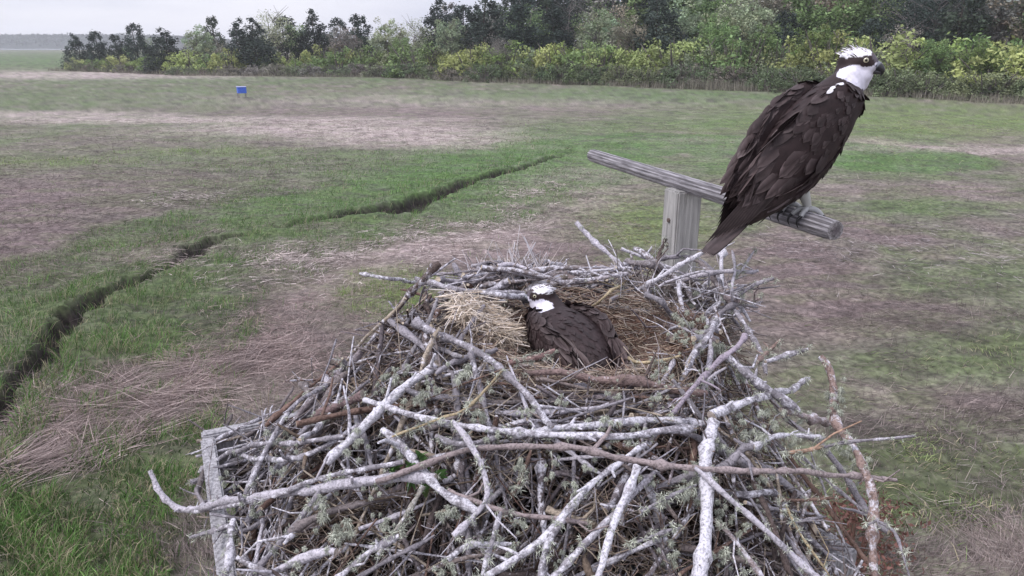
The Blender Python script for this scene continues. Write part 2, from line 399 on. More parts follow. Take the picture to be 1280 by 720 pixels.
for kind, n, nm, lab, m_ in (('green', 520000, 'marsh_grass', 'short green marsh grass along the creek banks and round the nest pole', M_grass),
                        ('straw', 420000, 'dead_grass', 'flattened dead grass and reed straw matted over the marsh', M_straw)):
    b_, d_, L_, w_, c_, dr, r_ = make_grass(n, kind, 100+len(kind))
    mb = MB(); ribbons(mb, b_, d_, L_, w_, c_, dr, rng=r_, seg=2)
    tag(mb.build(nm, m_, smooth=False), lab, 'grass', kind='stuff')

mb = MB(); r = np.random.default_rng(33)
for line, sg_, n, ln, wd, cl in (([(20, 590), (110, 528), (200, 492), (330, 452)], .45, 15000, .75, .007, (.40, .32, .30)), ([(60, 560), (190, 480), (300, 430)], .6, 3500, .5, .006, (.30, .22, .21)),
                            ([(330, 335), (460, 318), (600, 292), (700, 232)], .8, 14000, .35, .010, (.56, .48, .46)), ([(350, 380), (390, 440), (420, 520)], .7, 5000, .32, .006, (.36, .27, .26)),
                            ([(180, 328), (215, 335)], .5, 1200, .3, .008, (.4, .33, .31)), ([(210, 250), (300, 243)], .8, 1200, .4, .012, (.42, .36, .35)),
                            ([(1150, 640), (1290, 610)], .8, 900, .35, .005, (.30, .27, .24)), ([(1000, 330), (1130, 300), (1270, 320)], 1.6, 2500, .4, .009, (.34, .30, .30))):
    pts = np.array([ground_at(*p)[:2] for p in line]); t = r.uniform(0, len(pts)-1.001, n); i_ = t.astype(int); f = (t-i_)[:, None]
    q = pts[i_]*(1-f)+pts[i_+1]*f; tg = pts[i_+1]-pts[i_]; th = np.arctan2(tg[:, 1], tg[:, 0])
    off = r.normal(0, sg_, (n, 2)); q = q+off; lump = fbm(q[:, 0]*1.6, q[:, 1]*1.6, 90); k = lump > r.uniform(.38, .68, n); q = q[k]; th = th[k]; n = len(q)
    a = th+r.normal(0, .45, n)+(fbm(q[:, 0]*1.6, q[:, 1]*1.6, 91)-.5)*5+np.where(r.uniform(0, 1, n) < .5, 0, PI); le = np.clip(r.normal(1.47, .09, n), 1.15, 1.57)
    dirs = np.stack([np.cos(a)*np.sin(le), np.sin(a)*np.sin(le), np.cos(le)], 1)
    base = np.stack([q[:, 0], q[:, 1], height(q[:, 0], q[:, 1])+r.uniform(.0, .09, n)*lump[k]*1.6], 1)
    ribbons(mb, base, dirs, r.uniform(.3, 1, n)*ln, wd*r.uniform(.6, 1.4, n), np.array(cl)*r.uniform(.45, 1.35, (n, 1)), .06, rng=r, seg=3)
tag(mb.build('reed_wrack', M_straw, smooth=False), 'windrows of pale broken reed stems washed up along the creek', 'reeds', kind='stuff')

# ------------------------------------------------------------------ far wooded hill
hb = MB(); r = np.random.default_rng(3)
hx = np.linspace(-1900, -330, 160); hy = np.linspace(1330, 1560, 12)
X, Y = np.meshgrid(hx, hy, indexing='ij')
prof = 27*sstep(-330, -720, X)*(.75+.25*fbm(X*.004, Y*.002, 60))+2
Zh = prof*np.sin(np.clip((Y-1330)/230, 0, 1)*PI*.5)**.6+2.5*fbm(X*.05, Y*.05, 61)-1
I, J = np.meshgrid(np.arange(159), np.arange(11), indexing='ij')
Qh = np.stack([I*12+J, (I+1)*12+J, (I+1)*12+J+1, I*12+J+1], -1).reshape(-1, 4)
hb.add(np.stack([X, Y, Zh], -1).reshape(-1, 3), Qh, None, (.02, .028, .024))
tag(hb.build('far_hill', M_hill), 'low hill on the horizon behind the far water', kind='structure')
fw = MB(); n = 9000
ix = r.uniform(-1900, -340, n); iy = r.uniform(1335, 1480, n)
pz = (27*sstep(-330, -720, ix)*(.75+.25*fbm(ix*.004, iy*.002, 60))+2)*np.sin(np.clip((iy-1330)/230, 0, 1)*PI*.5)**.6+5*vnoise(ix*.09, iy*.09, 62)*r.uniform(0, 1, n)
def leaf_cards(mb, cen, size, cols, r):
    N = len(cen); a = r.normal(size=(N, 3)); a /= np.linalg.norm(a, axis=1)[:, None]
    b = np.cross(a, r.normal(size=(N, 3))); b /= np.linalg.norm(b, axis=1)[:, None]
    s = np.broadcast_to(size, (N,))[:, None]
    asp = r.uniform(.5, 1, (N, 1))
    V = np.stack([cen-a*s, cen-b*s*asp*.6, cen+a*s, cen+b*s*asp*.6], 1).reshape(-1, 3)
    mb.add(V, np.arange(N)[:, None]*4+np.arange(4)[None, :], None, np.repeat(cols, 4, axis=0))
leaf_cards(fw, np.stack([ix, iy, pz+1], 1), r.uniform(2, 4, n), np.array([.022, .032, .026])*r.uniform(.5, 1.5, (n, 1))*(1+.8*vnoise(ix*.02, iy*.02, 9)[:, None]), r)
tag(fw.build('far_woods', M_hill, smooth=False), 'distant grey-green woods covering the low hill on the horizon', 'woods', kind='stuff')

# ------------------------------------------------------------------ damp air
zb = MB(); zb.add([(x, y, z) for x in (-9000, 9000) for y in (-9000, 9000) for z in (-2.5, 34)], [(0, 1, 3, 2), (4, 6, 7, 5), (0, 4, 5, 1), (2, 3, 7, 6), (0, 2, 6, 4), (1, 5, 7, 3)])
hm = bpy.data.materials.new('haze'); hm.use_nodes = True; hm.node_tree.nodes.clear()
ho = hm.node_tree.nodes.new('ShaderNodeOutputMaterial'); hv = hm.node_tree.nodes.new('ShaderNodeVolumePrincipled')
hv.inputs['Color'].default_value = (.93, .94, 1, 1); hv.inputs['Density'].default_value = HAZE; hv.inputs['Anisotropy'].default_value = .2
hm.node_tree.links.new(hv.outputs[0], ho.inputs['Volume'])
if HAZE: tag(zb.build('haze', hm, smooth=False), 'thin damp haze over the marsh that pales the far woods', 'haze', kind='stuff')

# ------------------------------------------------------------------ trees and shrubs of the wood edge
def limbs(mb, r, n, z0, z1, reach, rad, top, col):
    pts = [(0, 0, 0)]; x = y = 0
    for k in range(1, 6):
        x += r.normal(0, .012); y += r.normal(0, .012); pts.append((x, y, top*k/5))
    tube(mb, catmull(pts, .08), np.linspace(rad, rad*.25, len(catmull(pts, .08))), 6, col)
    for k in range(n):
        z = r.uniform(z0, z1); a = r.uniform(0, 2*PI); L = reach*r.uniform(.5, 1)
        p = np.array([0, 0, z]); q = p+np.array([math.cos(a)*L, math.sin(a)*L, L*r.uniform(.5, 1.2)])
        m_ = (p+q)/2+r.normal(0, .02, 3)
        tube(mb, [p, m_, q], [rad*.45, rad*.3, rad*.1], 4, col)
def crown(kind, seed):
    r = np.random.default_rng(seed); mb = MB(); cen = []; cols = []; sizes = []
    if kind == 'cedar':
        wid = r.uniform(.24, .30)
        for k in range(120):
            z = 1-r.uniform(0, 1)**.6*.95; rad = wid*(1-z)**.6*r.uniform(.35, 1.12)+.008; a = r.uniform(0, 2*PI)
            c = np.array([math.cos(a)*rad, math.sin(a)*rad, z-.02]); n = 48
            p = c+r.normal(0, 1, (n, 3))*np.array([.036, .036, .052])*(1.15-.75*z)
            cen.append(p); cols.append(np.full((n, 3), 1)*r.uniform(.55, 1.5)*r.uniform(.8, 1.2, (n, 1))); sizes.append(r.uniform(.012, .022, n))
    elif kind == 'broad':
        asy = r.normal(0, .05, 2)
        for k in range(85):
            v = r.normal(size=3); v /= np.linalg.norm(v); q = r.uniform(.35, 1.0)
            c = v*np.array([.29, .29, .36])*q*r.uniform(.8, 1.12)+np.array([asy[0], asy[1], .60]); n = 60; s = r.uniform(.04, .075)
            d = r.normal(size=(n, 3)); d /= np.linalg.norm(d, axis=1)[:, None]
            p = c+d*s*r.uniform(.5, 1.05, (n, 1))
            cen.append(p); cols.append(np.array([1, 1, 1])*r.uniform(.6, 1.35)*r.uniform(.8, 1.25, (n, 1))*np.array([1+r.normal(0, .06), 1, 1])); sizes.append(r.uniform(.009, .019, n))
    elif kind == 'sparse':
        for k in range(80):
            v = r.normal(size=3); v /= np.linalg.norm(v); q = r.uniform(.3, 1.0)
            c = v*np.array([.27, .27, .36])*q+np.array([0, 0, .60]); n = 34
            p = c+r.normal(0, .035, (n, 3))
            cen.append(p); cols.append(np.full((n, 3), 1)*r.uniform(.7, 1.3)*r.uniform(.8, 1.2, (n, 1))); sizes.append(r.uniform(.007, .013, n))
    else:   # shrub: height about 1, wide
        for k in range(60):
            a = r.uniform(0, 2*PI); q = math.sqrt(r.uniform(0, 1)); h = math.sqrt(max(0, 1-q*q))*r.uniform(.35, 1.05)
            c = np.array([math.cos(a)*q*.75, math.sin(a)*q*.75, max(.08, h*.9)]); n = 42
            d = r.normal(size=(n, 3)); d /= np.linalg.norm(d, axis=1)[:, None]
            p = c+d*r.uniform(.08, .17)*r.uniform(.5, 1.05, (n, 1))
            cen.append(p); cols.append(np.full((n, 3), 1)*r.uniform(.6, 1.35)*r.uniform(.8, 1.25, (n, 1))); sizes.append(r.uniform(.02, .05, n))
    cen = np.vstack(cen); cols = np.vstack(cols); sizes = np.concatenate(sizes)
    leaf_cards(mb, cen, sizes, cols, r)
    return mb
def trunk(kind, seed):
    r = np.random.default_rng(seed+500); mb = MB()
    if kind == 'cedar': limbs(mb, r, 10, .15, .7, .12, .014, .9, (.06, .045, .04))
    elif kind == 'broad': limbs(mb, r, 14, .25, .65, .25, .016, .8, (.13, .115, .11))
    elif kind == 'sparse': limbs(mb, r, 30, .25, .8, .22, .010, .88, (.2, .18, .175))
    else:
        for k in range(14):
            a = r.uniform(0, 2*PI); q = r.uniform(.1, .7)
            tube(mb, [(0, 0, 0), (math.cos(a)*q*.5, math.sin(a)*q*.5, .35), (math.cos(a)*q, math.sin(a)*q, r.uniform(.6, .98))], [.03, .02, .006], 4, (.15, .13, .125))
    return mb
VAR = {}
for kind, n in (('cedar', 5), ('broad', 6), ('sparse', 4), ('shrub', 6)):
    VAR[kind] = [(crown(kind, 40+k).mesh(kind+'_crown', M_leaf, False), trunk(kind, 40+k).mesh(kind+'_trunk', M_trunk, True)) for k in range(n)]
ORD = ['', 'first', 'second', 'third', 'fourth', 'fifth', 'sixth', 'seventh', 'eighth', 'ninth', 'tenth', 'eleventh', 'twelfth', 'thirteenth', 'fourteenth', 'fifteenth', 'sixteenth', 'seventeenth', 'eighteenth', 'nineteenth']
TENS = {2: 'twent', 3: 'thirt', 4: 'fort', 5: 'fift', 6: 'sixt', 7: 'sevent', 8: 'eight', 9: 'ninet'}
def ordinal(n):
    if n < 20: return ORD[n]
    if n >= 100: return 'hundred-and-'+ordinal(n-100) if n > 100 else 'hundredth'
    t, u = divmod(n, 10); return TENS[t]+('ieth' if u == 0 else 'y-'+ORD[u])
FX = [-200, 90, 230, 480, 600, 860, 1280, 1600]; FT = [170, 139, 118, 112, 97, 82, 61, 48]
def front(px): return float(np.interp(px, FX, FT))
SKX = [-100, 90, 130, 175, 215, 260, 300, 350, 400, 450, 530, 560, 620, 700, 900, 1300, 1600]
SKY = [60, 42, 36, 26, 36, 32, 26, 12, 16, 14, 14, 8, -8, -30, -45, -60, -70]
trees = []
rt = random.Random(12)
def T(kind, px, top, t, wr, col, name, desc): trees.append(dict(kind=kind, px=px, top=top, t=t, wr=wr, col=col, name=name, desc=desc))
DK = (.034, .048, .04); DK2 = (.055, .075, .05); MG = (.14, .20, .08); PG = (.26, .295, .19); YG = (.27, .305, .12); GR = (.22, .21, .19); PK = (.26, .235, .18)
# distinctive trees measured one by one in the photo: (kind, px, top py, extra depth, width ratio, colour)
named = [('cedar', 100, 41, 12, 1.5, DK), ('cedar', 126, 36, 16, 1.3, DK), ('cedar', 150, 40, 14, 1.2, DK), ('cedar', 176, 25, 16, 1.2, DK), ('cedar', 212, 34, 6, 1.9, DK),
 ('broad', 250, 26, 16, 1.15, PG), ('cedar', 272, 16, 26, .8, DK2), ('cedar', 303, 22, 20, 1.2, DK), ('cedar', 322, 22, 7, 1.9, DK), ('sparse', 346, 6, 18, 1.3, PG), ('cedar', 362, 16, 22, 1.5, DK),
 ('cedar', 396, 12, 22, 1.4, DK), ('cedar', 425, 18, 24, 1.2, DK), ('broad', 432, 30, 12, 1.3, GR), ('cedar', 452, 14, 24, 1.3, DK), ('broad', 487, 15, 15, 1.0, PG),
 ('sparse', 520, 20, 16, 1.1, PG), ('broad', 500, 42, 8, 1.2, MG), ('broad', 565, 18, 10, 1.05, PG), ('cedar', 552, 0, 26, 1.4, DK), ('cedar', 607, -8, 16, 1.6, DK), ('cedar', 650, 0, 14, 1.3, DK),
 ('sparse', 625, 38, 6, 1.0, GR), ('cedar', 690, 8, 22, 1.5, DK), ('broad', 745, 10, 22, 1.1, PG), ('broad', 790, 14, 12, .95, PK), ('cedar', 818, -10, 14, 1.4, DK), ('broad', 850, -6, 24, 1.2, PG),
 ('broad', 886, 12, 12, 1.0, MG), ('broad', 912, -12, 24, 1.2, PG), ('cedar', 975, 8, 18, 1.2, DK), ('broad', 940, 24, 8, 1.1, MG), ('broad', 1015, 26, 6, 1.3, (.13, .175, .06)), ('cedar', 1080, 18, 14, 1.1, DK),
 ('sparse', 1120, 28, 10, 1.2, GR), ('broad', 1165, 42, 5, 1.1, MG), ('broad', 1210, 44, 4, 1.2, (.11, .15, .05)), ('broad', 1262, 50, 5, 1.2, MG)]
for kd, px, top, dt, wr, col in named:
    T(kd, px, top, front(px)+dt, wr, col, {'cedar': 'cedar_tree', 'broad': 'broadleaf_tree', 'sparse': 'thin_crowned_tree'}[kd], 'edge')
# deeper rows of the wood
px = 560
while px < 1480:
    T(rt.choice(['cedar', 'cedar', 'broad']), px, float(np.interp(px, SKX, SKY))+rt.uniform(-12, 12), front(px)+rt.uniform(34, 46), rt.uniform(1.2, 1.6), rt.choice([DK, DK, DK2, GR]), 'tall_tree', 'back'); px += rt.uniform(20, 32)
px = 160
while px < 1480:
    T(rt.choice(['cedar', 'broad', 'sparse']), px, float(np.interp(px, SKX, SKY))+rt.uniform(10, 30), front(px)+rt.uniform(20, 32), rt.uniform(1.1, 1.5), rt.choice([DK, DK2, MG, GR, PK]), 'wood_tree', 'middle'); px += rt.uniform(24, 36)
# yellow-green thicket in front of the trees, then the darker shrub belt at the marsh edge
px = 100
while px < 1480:
    base = 360-F*((sp-CZ/front(px))/cp); hgt = float(np.interp(px, [100, 300, 500, 800, 1000, 1300], [20, 34, 40, 52, 66, 72]))
    T('shrub', px, base-hgt*rt.uniform(.8, 1.25), front(px)+rt.uniform(5, 10), rt.uniform(.9, 1.3), rt.choice([YG, YG, YG, (.18, .24, .08), MG, PG, (.24, .275, .12)]), 'thicket_bush', 'thicket'); px += rt.uniform(15, 26)
px = 95
while px < 1480:
    base = 360-F*((sp-CZ/front(px))/cp); hgt = float(np.interp(px, [100, 400, 640, 1000, 1300], [12, 17, 26, 34, 40]))
    T('shrub', px, base-hgt*rt.uniform(.8, 1.15), front(px)+rt.uniform(0, 4), rt.uniform(1.0, 1.5), rt.choice([(.09, .12, .065), (.10, .13, .07), (.13, .155, .085), (.16, .15, .125)] if px > 480 else [(.21, .19, .175), (.14, .16, .1), (.18, .175, .145)]), 'marsh_shrub', 'belt'); px += rt.uniform(11, 17)
trees.sort(key=lambda d: d['px']); cnt = {}
def colour_word(c):
    return {DK: 'near-black green', DK2: 'dark green', MG: 'mid green', PG: 'pale spring-green', YG: 'yellow-green', GR: 'greyish', PK: 'brownish green'}.get(c, 'olive green')
SUF = {'edge': 'fronting the wood', 'back': 'along its tall back row', 'middle': 'inside the wood', 'thicket': 'in the thicket', 'belt': 'at the marsh edge'}
KW = {'cedar': 'pointed cedar', 'broad': 'round-crowned tree', 'sparse': 'thinly leaved tree', 'shrub': 'bush'}
for k_, d in enumerate(trees):
    vk = VAR[d['kind']]; cm, tm = vk[rt.randrange(len(vk))]
    x, y = ground_depth(d['px'], d['t']); z = float(height(np.array([x]), np.array([y]))[0])-.05
    u = (360-d['top'])/F; hgt = max(1.2, CZ+d['t']*(-sp+u*cp))
    if d['kind'] == 'shrub': wr = hgt*d['wr']*1.0
    else: wr = hgt*(.35+.65*d['wr'])*(1.12 if d['kind'] == 'cedar' else 1.1)
    root = empty(d['name'], (x, y, z), rt.uniform(0, 2*PI)); root.scale = (wr, wr, hgt)
    for me, nm in ((cm, 'crown'), (tm, 'trunk' if d['kind'] != 'shrub' else 'stems')):
        o = bpy.data.objects.new(nm, me); C.objects.link(o); o.parent = root
        if nm == 'crown':
            j = rt.uniform(1.1, 1.5); o.color = (d['col'][0]*j*rt.uniform(.93, 1.07), d['col'][1]*j, d['col'][2]*j, 1)
    key = (colour_word(d['col']), d['kind'], d['desc']); cnt[key] = cnt.get(key, 0)+1
    tag(root, '%s from left of the %s %ss %s' % (ordinal(cnt[key]), key[0], KW[d['kind']], SUF[d['desc']]),
        'tree' if d['kind'] != 'shrub' else 'shrub',
        {'edge': 'trees along the front of the wood', 'back': 'tall trees in the back row', 'middle': 'trees inside the wood', 'thicket': 'bushes of the yellow-green thicket', 'belt': 'shrubs at the marsh edge'}[d['desc']])
# dry reeds in front of the shrub belt
r = np.random.default_rng(9); mb = MB(); n = 10000
px = np.where(r.uniform(0, 1, n) < .12, r.normal(880, 40, n), r.uniform(60, 1400, n))
t = np.interp(px, FX, FT)-r.uniform(-1, 2.0, n)
x = (px-640)/F*t; y = t*cp+(t*sp-CZ)*sp/cp; z = height(x, y)
big = np.exp(-((px-880)/55)**2)
a = r.uniform(0, 2*PI, n); ln = np.abs(r.normal(0, .2, n)); dirs = np.stack([np.cos(a)*np.sin(ln), np.sin(a)*np.sin(ln), np.cos(ln)], 1)
ribbons(mb, np.stack([x, y, z], 1), dirs, r.uniform(.4, 1.0, n)+.9*big*r.uniform(.0, 1, n), .04, np.array([.24, .22, .18])*r.uniform(.5, 1.3, (n, 1)), .05, rng=r)
tag(mb.build('dry_reeds', M_straw, smooth=False), 'pale dry reeds standing along the foot of the shrub belt', 'reeds', kind='stuff')

# ------------------------------------------------------------------ boxes with soft edges
def box(mb, lo, hi, col, bev=0.0, M=None, seed=0):
    lo = np.array(lo, float); hi = np.array(hi, float)
    import bmesh
    bm = bmesh.new(); bmesh.ops.create_cube(bm, size=1)
    for v in bm.verts: v.co = Vector(((lo+hi)/2+np.array(v.co)*(hi-lo)))
    if bev: bmesh.ops.bevel(bm, geom=bm.edges[:], offset=bev, segments=2, affect='EDGES')
    bmesh.ops.triangulate(bm, faces=bm.faces[:])
    V = np.array([v.co[:] for v in bm.verts]); Tt = [[v.index for v in f.verts] for f in bm.faces]; bm.free()
    if M is not None: V = V@np.array(M)[:3, :3].T+np.array(M)[:3, 3]
    mb.add(V, None, Tt, col)

# blue fly-trap box on legs out on the marsh
bx, by = ground_depth(303, 67); bz = float(height(np.array([bx]), np.array([by]))[0])
tr = empty('insect_trap', (bx, by, bz), R(28))
tr.scale = (.88, .88, .92)
tag(tr, 'small bright blue box on wooden legs out on the open marsh', 'insect trap')
mb = MB(); box(mb, (-.42, -.42, .42), (.42, .42, 1.0), (.07, .15, .62), .01); mb.build('box', M_paint, tr, False)
mb = MB(); box(mb, (-.46, -.46, 1.003), (.46, .46, 1.05), (.42, .46, .72), .008); mb.build('lid', M_paint, tr, False)
for sx in (-1, 1):
    for sy in (-1, 1):
        mb = MB(); box(mb, (sx*.38-.035, sy*.38-.035, -.3), (sx*.38+.035, sy*.38+.035, .418), (.3, .27, .25), .004); mb.build('leg', M_wood, tr, False)

# ================================================================== PLATFORM, PERCH
PZ = CZ-.85
A = np.array([-.70, 1.46]); ex = np.array([math.cos(R(25)), math.sin(R(25))]); ey = np.array([ex[1], -ex[0]])   # ex along the rear rail, ey towards the camera
PL, PW = 1.0, .92
pc = A+ex*PL/2+ey*PW/2
plat = empty('nest_platform', (pc[0], pc[1], 0), R(25))
tag(plat, 'square weathered wooden platform with board rails carrying the stick nest', 'platform')
WG = (.36, .35, .37)
for nm, lo, hi in (('rail', (-PL/2, PW/2-.03, PZ-.10), (PL/2, PW/2, PZ+.03)), ('rail', (-PL/2, -PW/2, PZ-.10), (PL/2, -PW/2+.03, PZ+.03)),
                   ('rail', (-PL/2-.003, -PW/2+.033, PZ-.10), (-PL/2+.027, PW/2-.033, PZ+.028)), ('rail', (PL/2-.03, -PW/2+.033, PZ-.10), (PL/2, PW/2-.033, PZ+.028))):
    mb = MB(); box(mb, lo, hi, WG, .004); mb.build(nm, M_wood, plat, False)
for k in range(7):
    y0 = -PW/2+.05+k*.118
    mb = MB(); box(mb, (-PL/2+.045, y0, PZ-.08), (PL/2-.045, y0+.105, PZ-.055), WG, .003); mb.build('deck_board', M_wood, plat, False)
mb = MB(); box(mb, (-.07, -.07, -.3), (.07, .07, PZ-.085), (.2, .18, .17), .006); mb.build('support_post', M_wood, plat, False)
for s in (-1, 1):
    mb = MB(); tube(mb, [(s*.07, 0, PZ-.75), (s*.42, 0, PZ-.09)], .03, 4, (.26, .24, .23)); mb.build('brace', M_wood, plat, False)

pl_ = P(740, 203, 2.55); pr_ = P(1045, 283, 1.5); zt = (pl_[2]+pr_[2])/2+.008; pl_[2] = pr_[2] = zt
# T-perch: crossbar on a square post
tb = .505; pp = pl_*(1-tb)+pr_*tb
perch = empty('tee_perch', (pp[0], pp[1], PZ-.12), math.atan2((pr_-pl_)[1], (pr_-pl_)[0]))
tag(perch, 'grey T-shaped timber perch rising behind the right side of the nest', 'perch')
L1 = np.linalg.norm((pp-pl_)[:2]); L2 = np.linalg.norm((pr_-pp)[:2]); BR = .0215
zt_l = zt-(PZ-.12)
M_bar = mat('weathered_bar', .85, .65, 16, 7, 1.0, 60, grain=(.7, 12, 12))
M_post = mat('weathered_post', .85, .4, 10, 7, 1.0, 40, grain=(10, 10, .6))
mb = MB(); rgb = np.random.default_rng(4)
npt = 60; xs = np.linspace(-L1, L2, npt); kk = 36
lobes = 1+.035*rgb.normal(size=kk)
ringV = []; an = np.arange(kk)*2*PI/kk
for i_, x_ in enumerate(xs):
    rad = BR*lobes*(1+.012*rgb.normal(size=kk))*(1 if 0 < i_ < npt-1 else .93)
    ringV.append(np.stack([np.full(kk, x_), np.cos(an)*rad, zt_l+np.sin(an)*rad], 1))
V = np.vstack(ringV); Qb = [(i_*kk+j_, (i_+1)*kk+j_, (i_+1)*kk+(j_+1) % kk, i_*kk+(j_+1) % kk) for i_ in range(npt-1) for j_ in range(kk)]
cc = np.tile(np.where(rgb.uniform(0, 1, (kk, 1)) < .35, np.array([[.16, .15, .16]]), np.array([[.42, .40, .43]])*rgb.uniform(.75, 1.15, (kk, 1))), (npt, 1))
mb.add(V, Qb, None, cc)
for s, i_ in ((-1, 0), (1, npt-1)):
    ring = V[i_*kk:(i_+1)*kk]; cen = ring.mean(0)+np.array([s*.001, 0, 0]); inn = cen+(ring-cen)*.35
    VV = np.vstack([ring, inn, cen[None]])
    TT = []; 
    for j_ in range(kk):
        j3 = (j_+1) % kk
        f = [(j_, j3, kk+j3), (j_, kk+j3, kk+j_), (kk+j_, kk+j3, 2*kk)]
        TT += f if s > 0 else [q[::-1] for q in f]
    mb.add(VV, None, TT, np.vstack([np.tile([[.34, .32, .33]], (kk, 1)), np.tile([[.16, .14, .15]], (kk, 1)), [[.13, .11, .12]]]))
mb.build('crossbar', M_bar, perch)
mb = MB(); box(mb, (-.038, -.038, 0), (.038, .038, zt_l-BR+.006), (.36, .35, .34), .004); mb.build('post', M_post, perch, False)
for bz_ in (.10, .17):
    mb = MB(); tube(mb, [(0, -.036, zt_l-bz_), (0, -.043, zt_l-bz_)], .006, 8, (.12, .09, .08)); mb.build('bolt', M_horn, perch)
    mb = MB(); tube(mb, [(-.036, .006, zt_l-bz_), (-.043, .006, zt_l-bz_)], .006, 8, (.12, .09, .08)); mb.build('bolt', M_horn, perch)

# ================================================================== NEST
NB = np.array([pc[0], pc[1], PZ])
MC = np.array([.08, 1.36]); CUP = np.array([.13, 1.42])
def nest_z(x, y):
    dx = x-MC[0]; dy = y-MC[1]
    r = np.hypot(dx/np.where((dx < 0), 1-.14*sstep(-.15, .25, dy), 1.0), dy/np.where(dy > 0, .97, 1.0))
    z = -.545-.10*sstep(.28, .50, r)-.27*sstep(.42, .80, r)
    z = z-.02*sstep(.0, -.4, dy)
    c = np.hypot((x-CUP[0])/.27, (y-CUP[1])/.25)
    z = z-.095*sstep(1.0, .35, c)
    z = z+.03*(fbm(x*6+3, y*6, 70)-.5)
    z = z+.055*1.25*np.exp(-(((x-.42)/.16)**2+((y-1.74)/.13)**2))
    return CZ+z
def march(px, py, h=0):
    r_ = ray(px, py); d = .5
    for _ in range(260):
        p = r_*d+np.array([0, 0, CZ])
        if p[2] < float(nest_z(np.array(p[0]), np.array(p[1])))+h: return d
        if p[2] < PZ-.2: return None
        d += .01
    return None
def uv_plat(x, y):
    q = np.stack([x-pc[0], y-pc[1]], -1); return q@ex, q@ey
def hollow(x, y): return .075*sstep(.44, .60, fbm(x*5.5+2, y*5.5, 72, 2))*sstep(.30, .40, np.hypot(x-MC[0], y-MC[1]))*sstep(.1, -.1, y-MC[1])
def spills(o, m=.05):
    u, v = uv_plat(o[:, 0], o[:, 1]); return np.any(np.abs(u) > PL/2+m) or np.any(v < -PW/2-.12)
nest = empty('bird_nest', NB); tag(nest, 'large heap of grey lichen-covered sticks with a straw-lined cup on the platform', 'nest')
# core of packed debris
cb = MB(); nn = 110; gxx = np.linspace(-.72, .72, nn)
X, Y = np.meshgrid(MC[0]+gxx, MC[1]+gxx, indexing='ij'); rr2 = np.hypot(X-MC[0], Y-MC[1])
Zc = nest_z(X, Y)-.045-.03*fbm(X*30, Y*30, 71)+.0-hollow(X, Y)*1.5-.02
Zc = np.maximum(Zc, PZ-.045)
ii, jj = np.meshgrid(np.arange(nn-1), np.arange(nn-1), indexing='ij')
Qc = np.stack([ii*nn+jj, (ii+1)*nn+jj, (ii+1)*nn+jj+1, ii*nn+jj+1], -1).reshape(-1, 4)
uu, vv = uv_plat(X, Y); keep = (np.abs(uu[:-1, :-1].ravel()) < PL/2-.05) & (np.abs(vv[:-1, :-1].ravel()) < PW/2-.05)
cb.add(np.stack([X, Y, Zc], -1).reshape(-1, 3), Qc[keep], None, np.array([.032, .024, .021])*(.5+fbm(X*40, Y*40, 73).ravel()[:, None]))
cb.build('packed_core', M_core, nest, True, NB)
lin = MB(); q = np.linspace(0, 1, 22); aa = np.linspace(0, 2*PI, 60, endpoint=False)
QQ, AA = np.meshgrid(q, aa, indexing='ij'); lx = CUP[0]+.24*QQ*np.cos(AA); ly = CUP[1]+.22*QQ*np.sin(AA)
lz = nest_z(lx, ly)-.012+.014*fbm(lx*50, ly*50, 74)-.05*sstep(.85, 1, QQ)
Ql = [(i_*60+j_, (i_+1)*60+j_, (i_+1)*60+(j_+1) % 60, i_*60+(j_+1) % 60) for i_ in range(21) for j_ in range(60)]
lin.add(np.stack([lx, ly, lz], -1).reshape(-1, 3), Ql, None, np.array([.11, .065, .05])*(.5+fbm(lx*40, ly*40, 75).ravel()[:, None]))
lin.build('cup_floor', M_core, nest, True, NB)

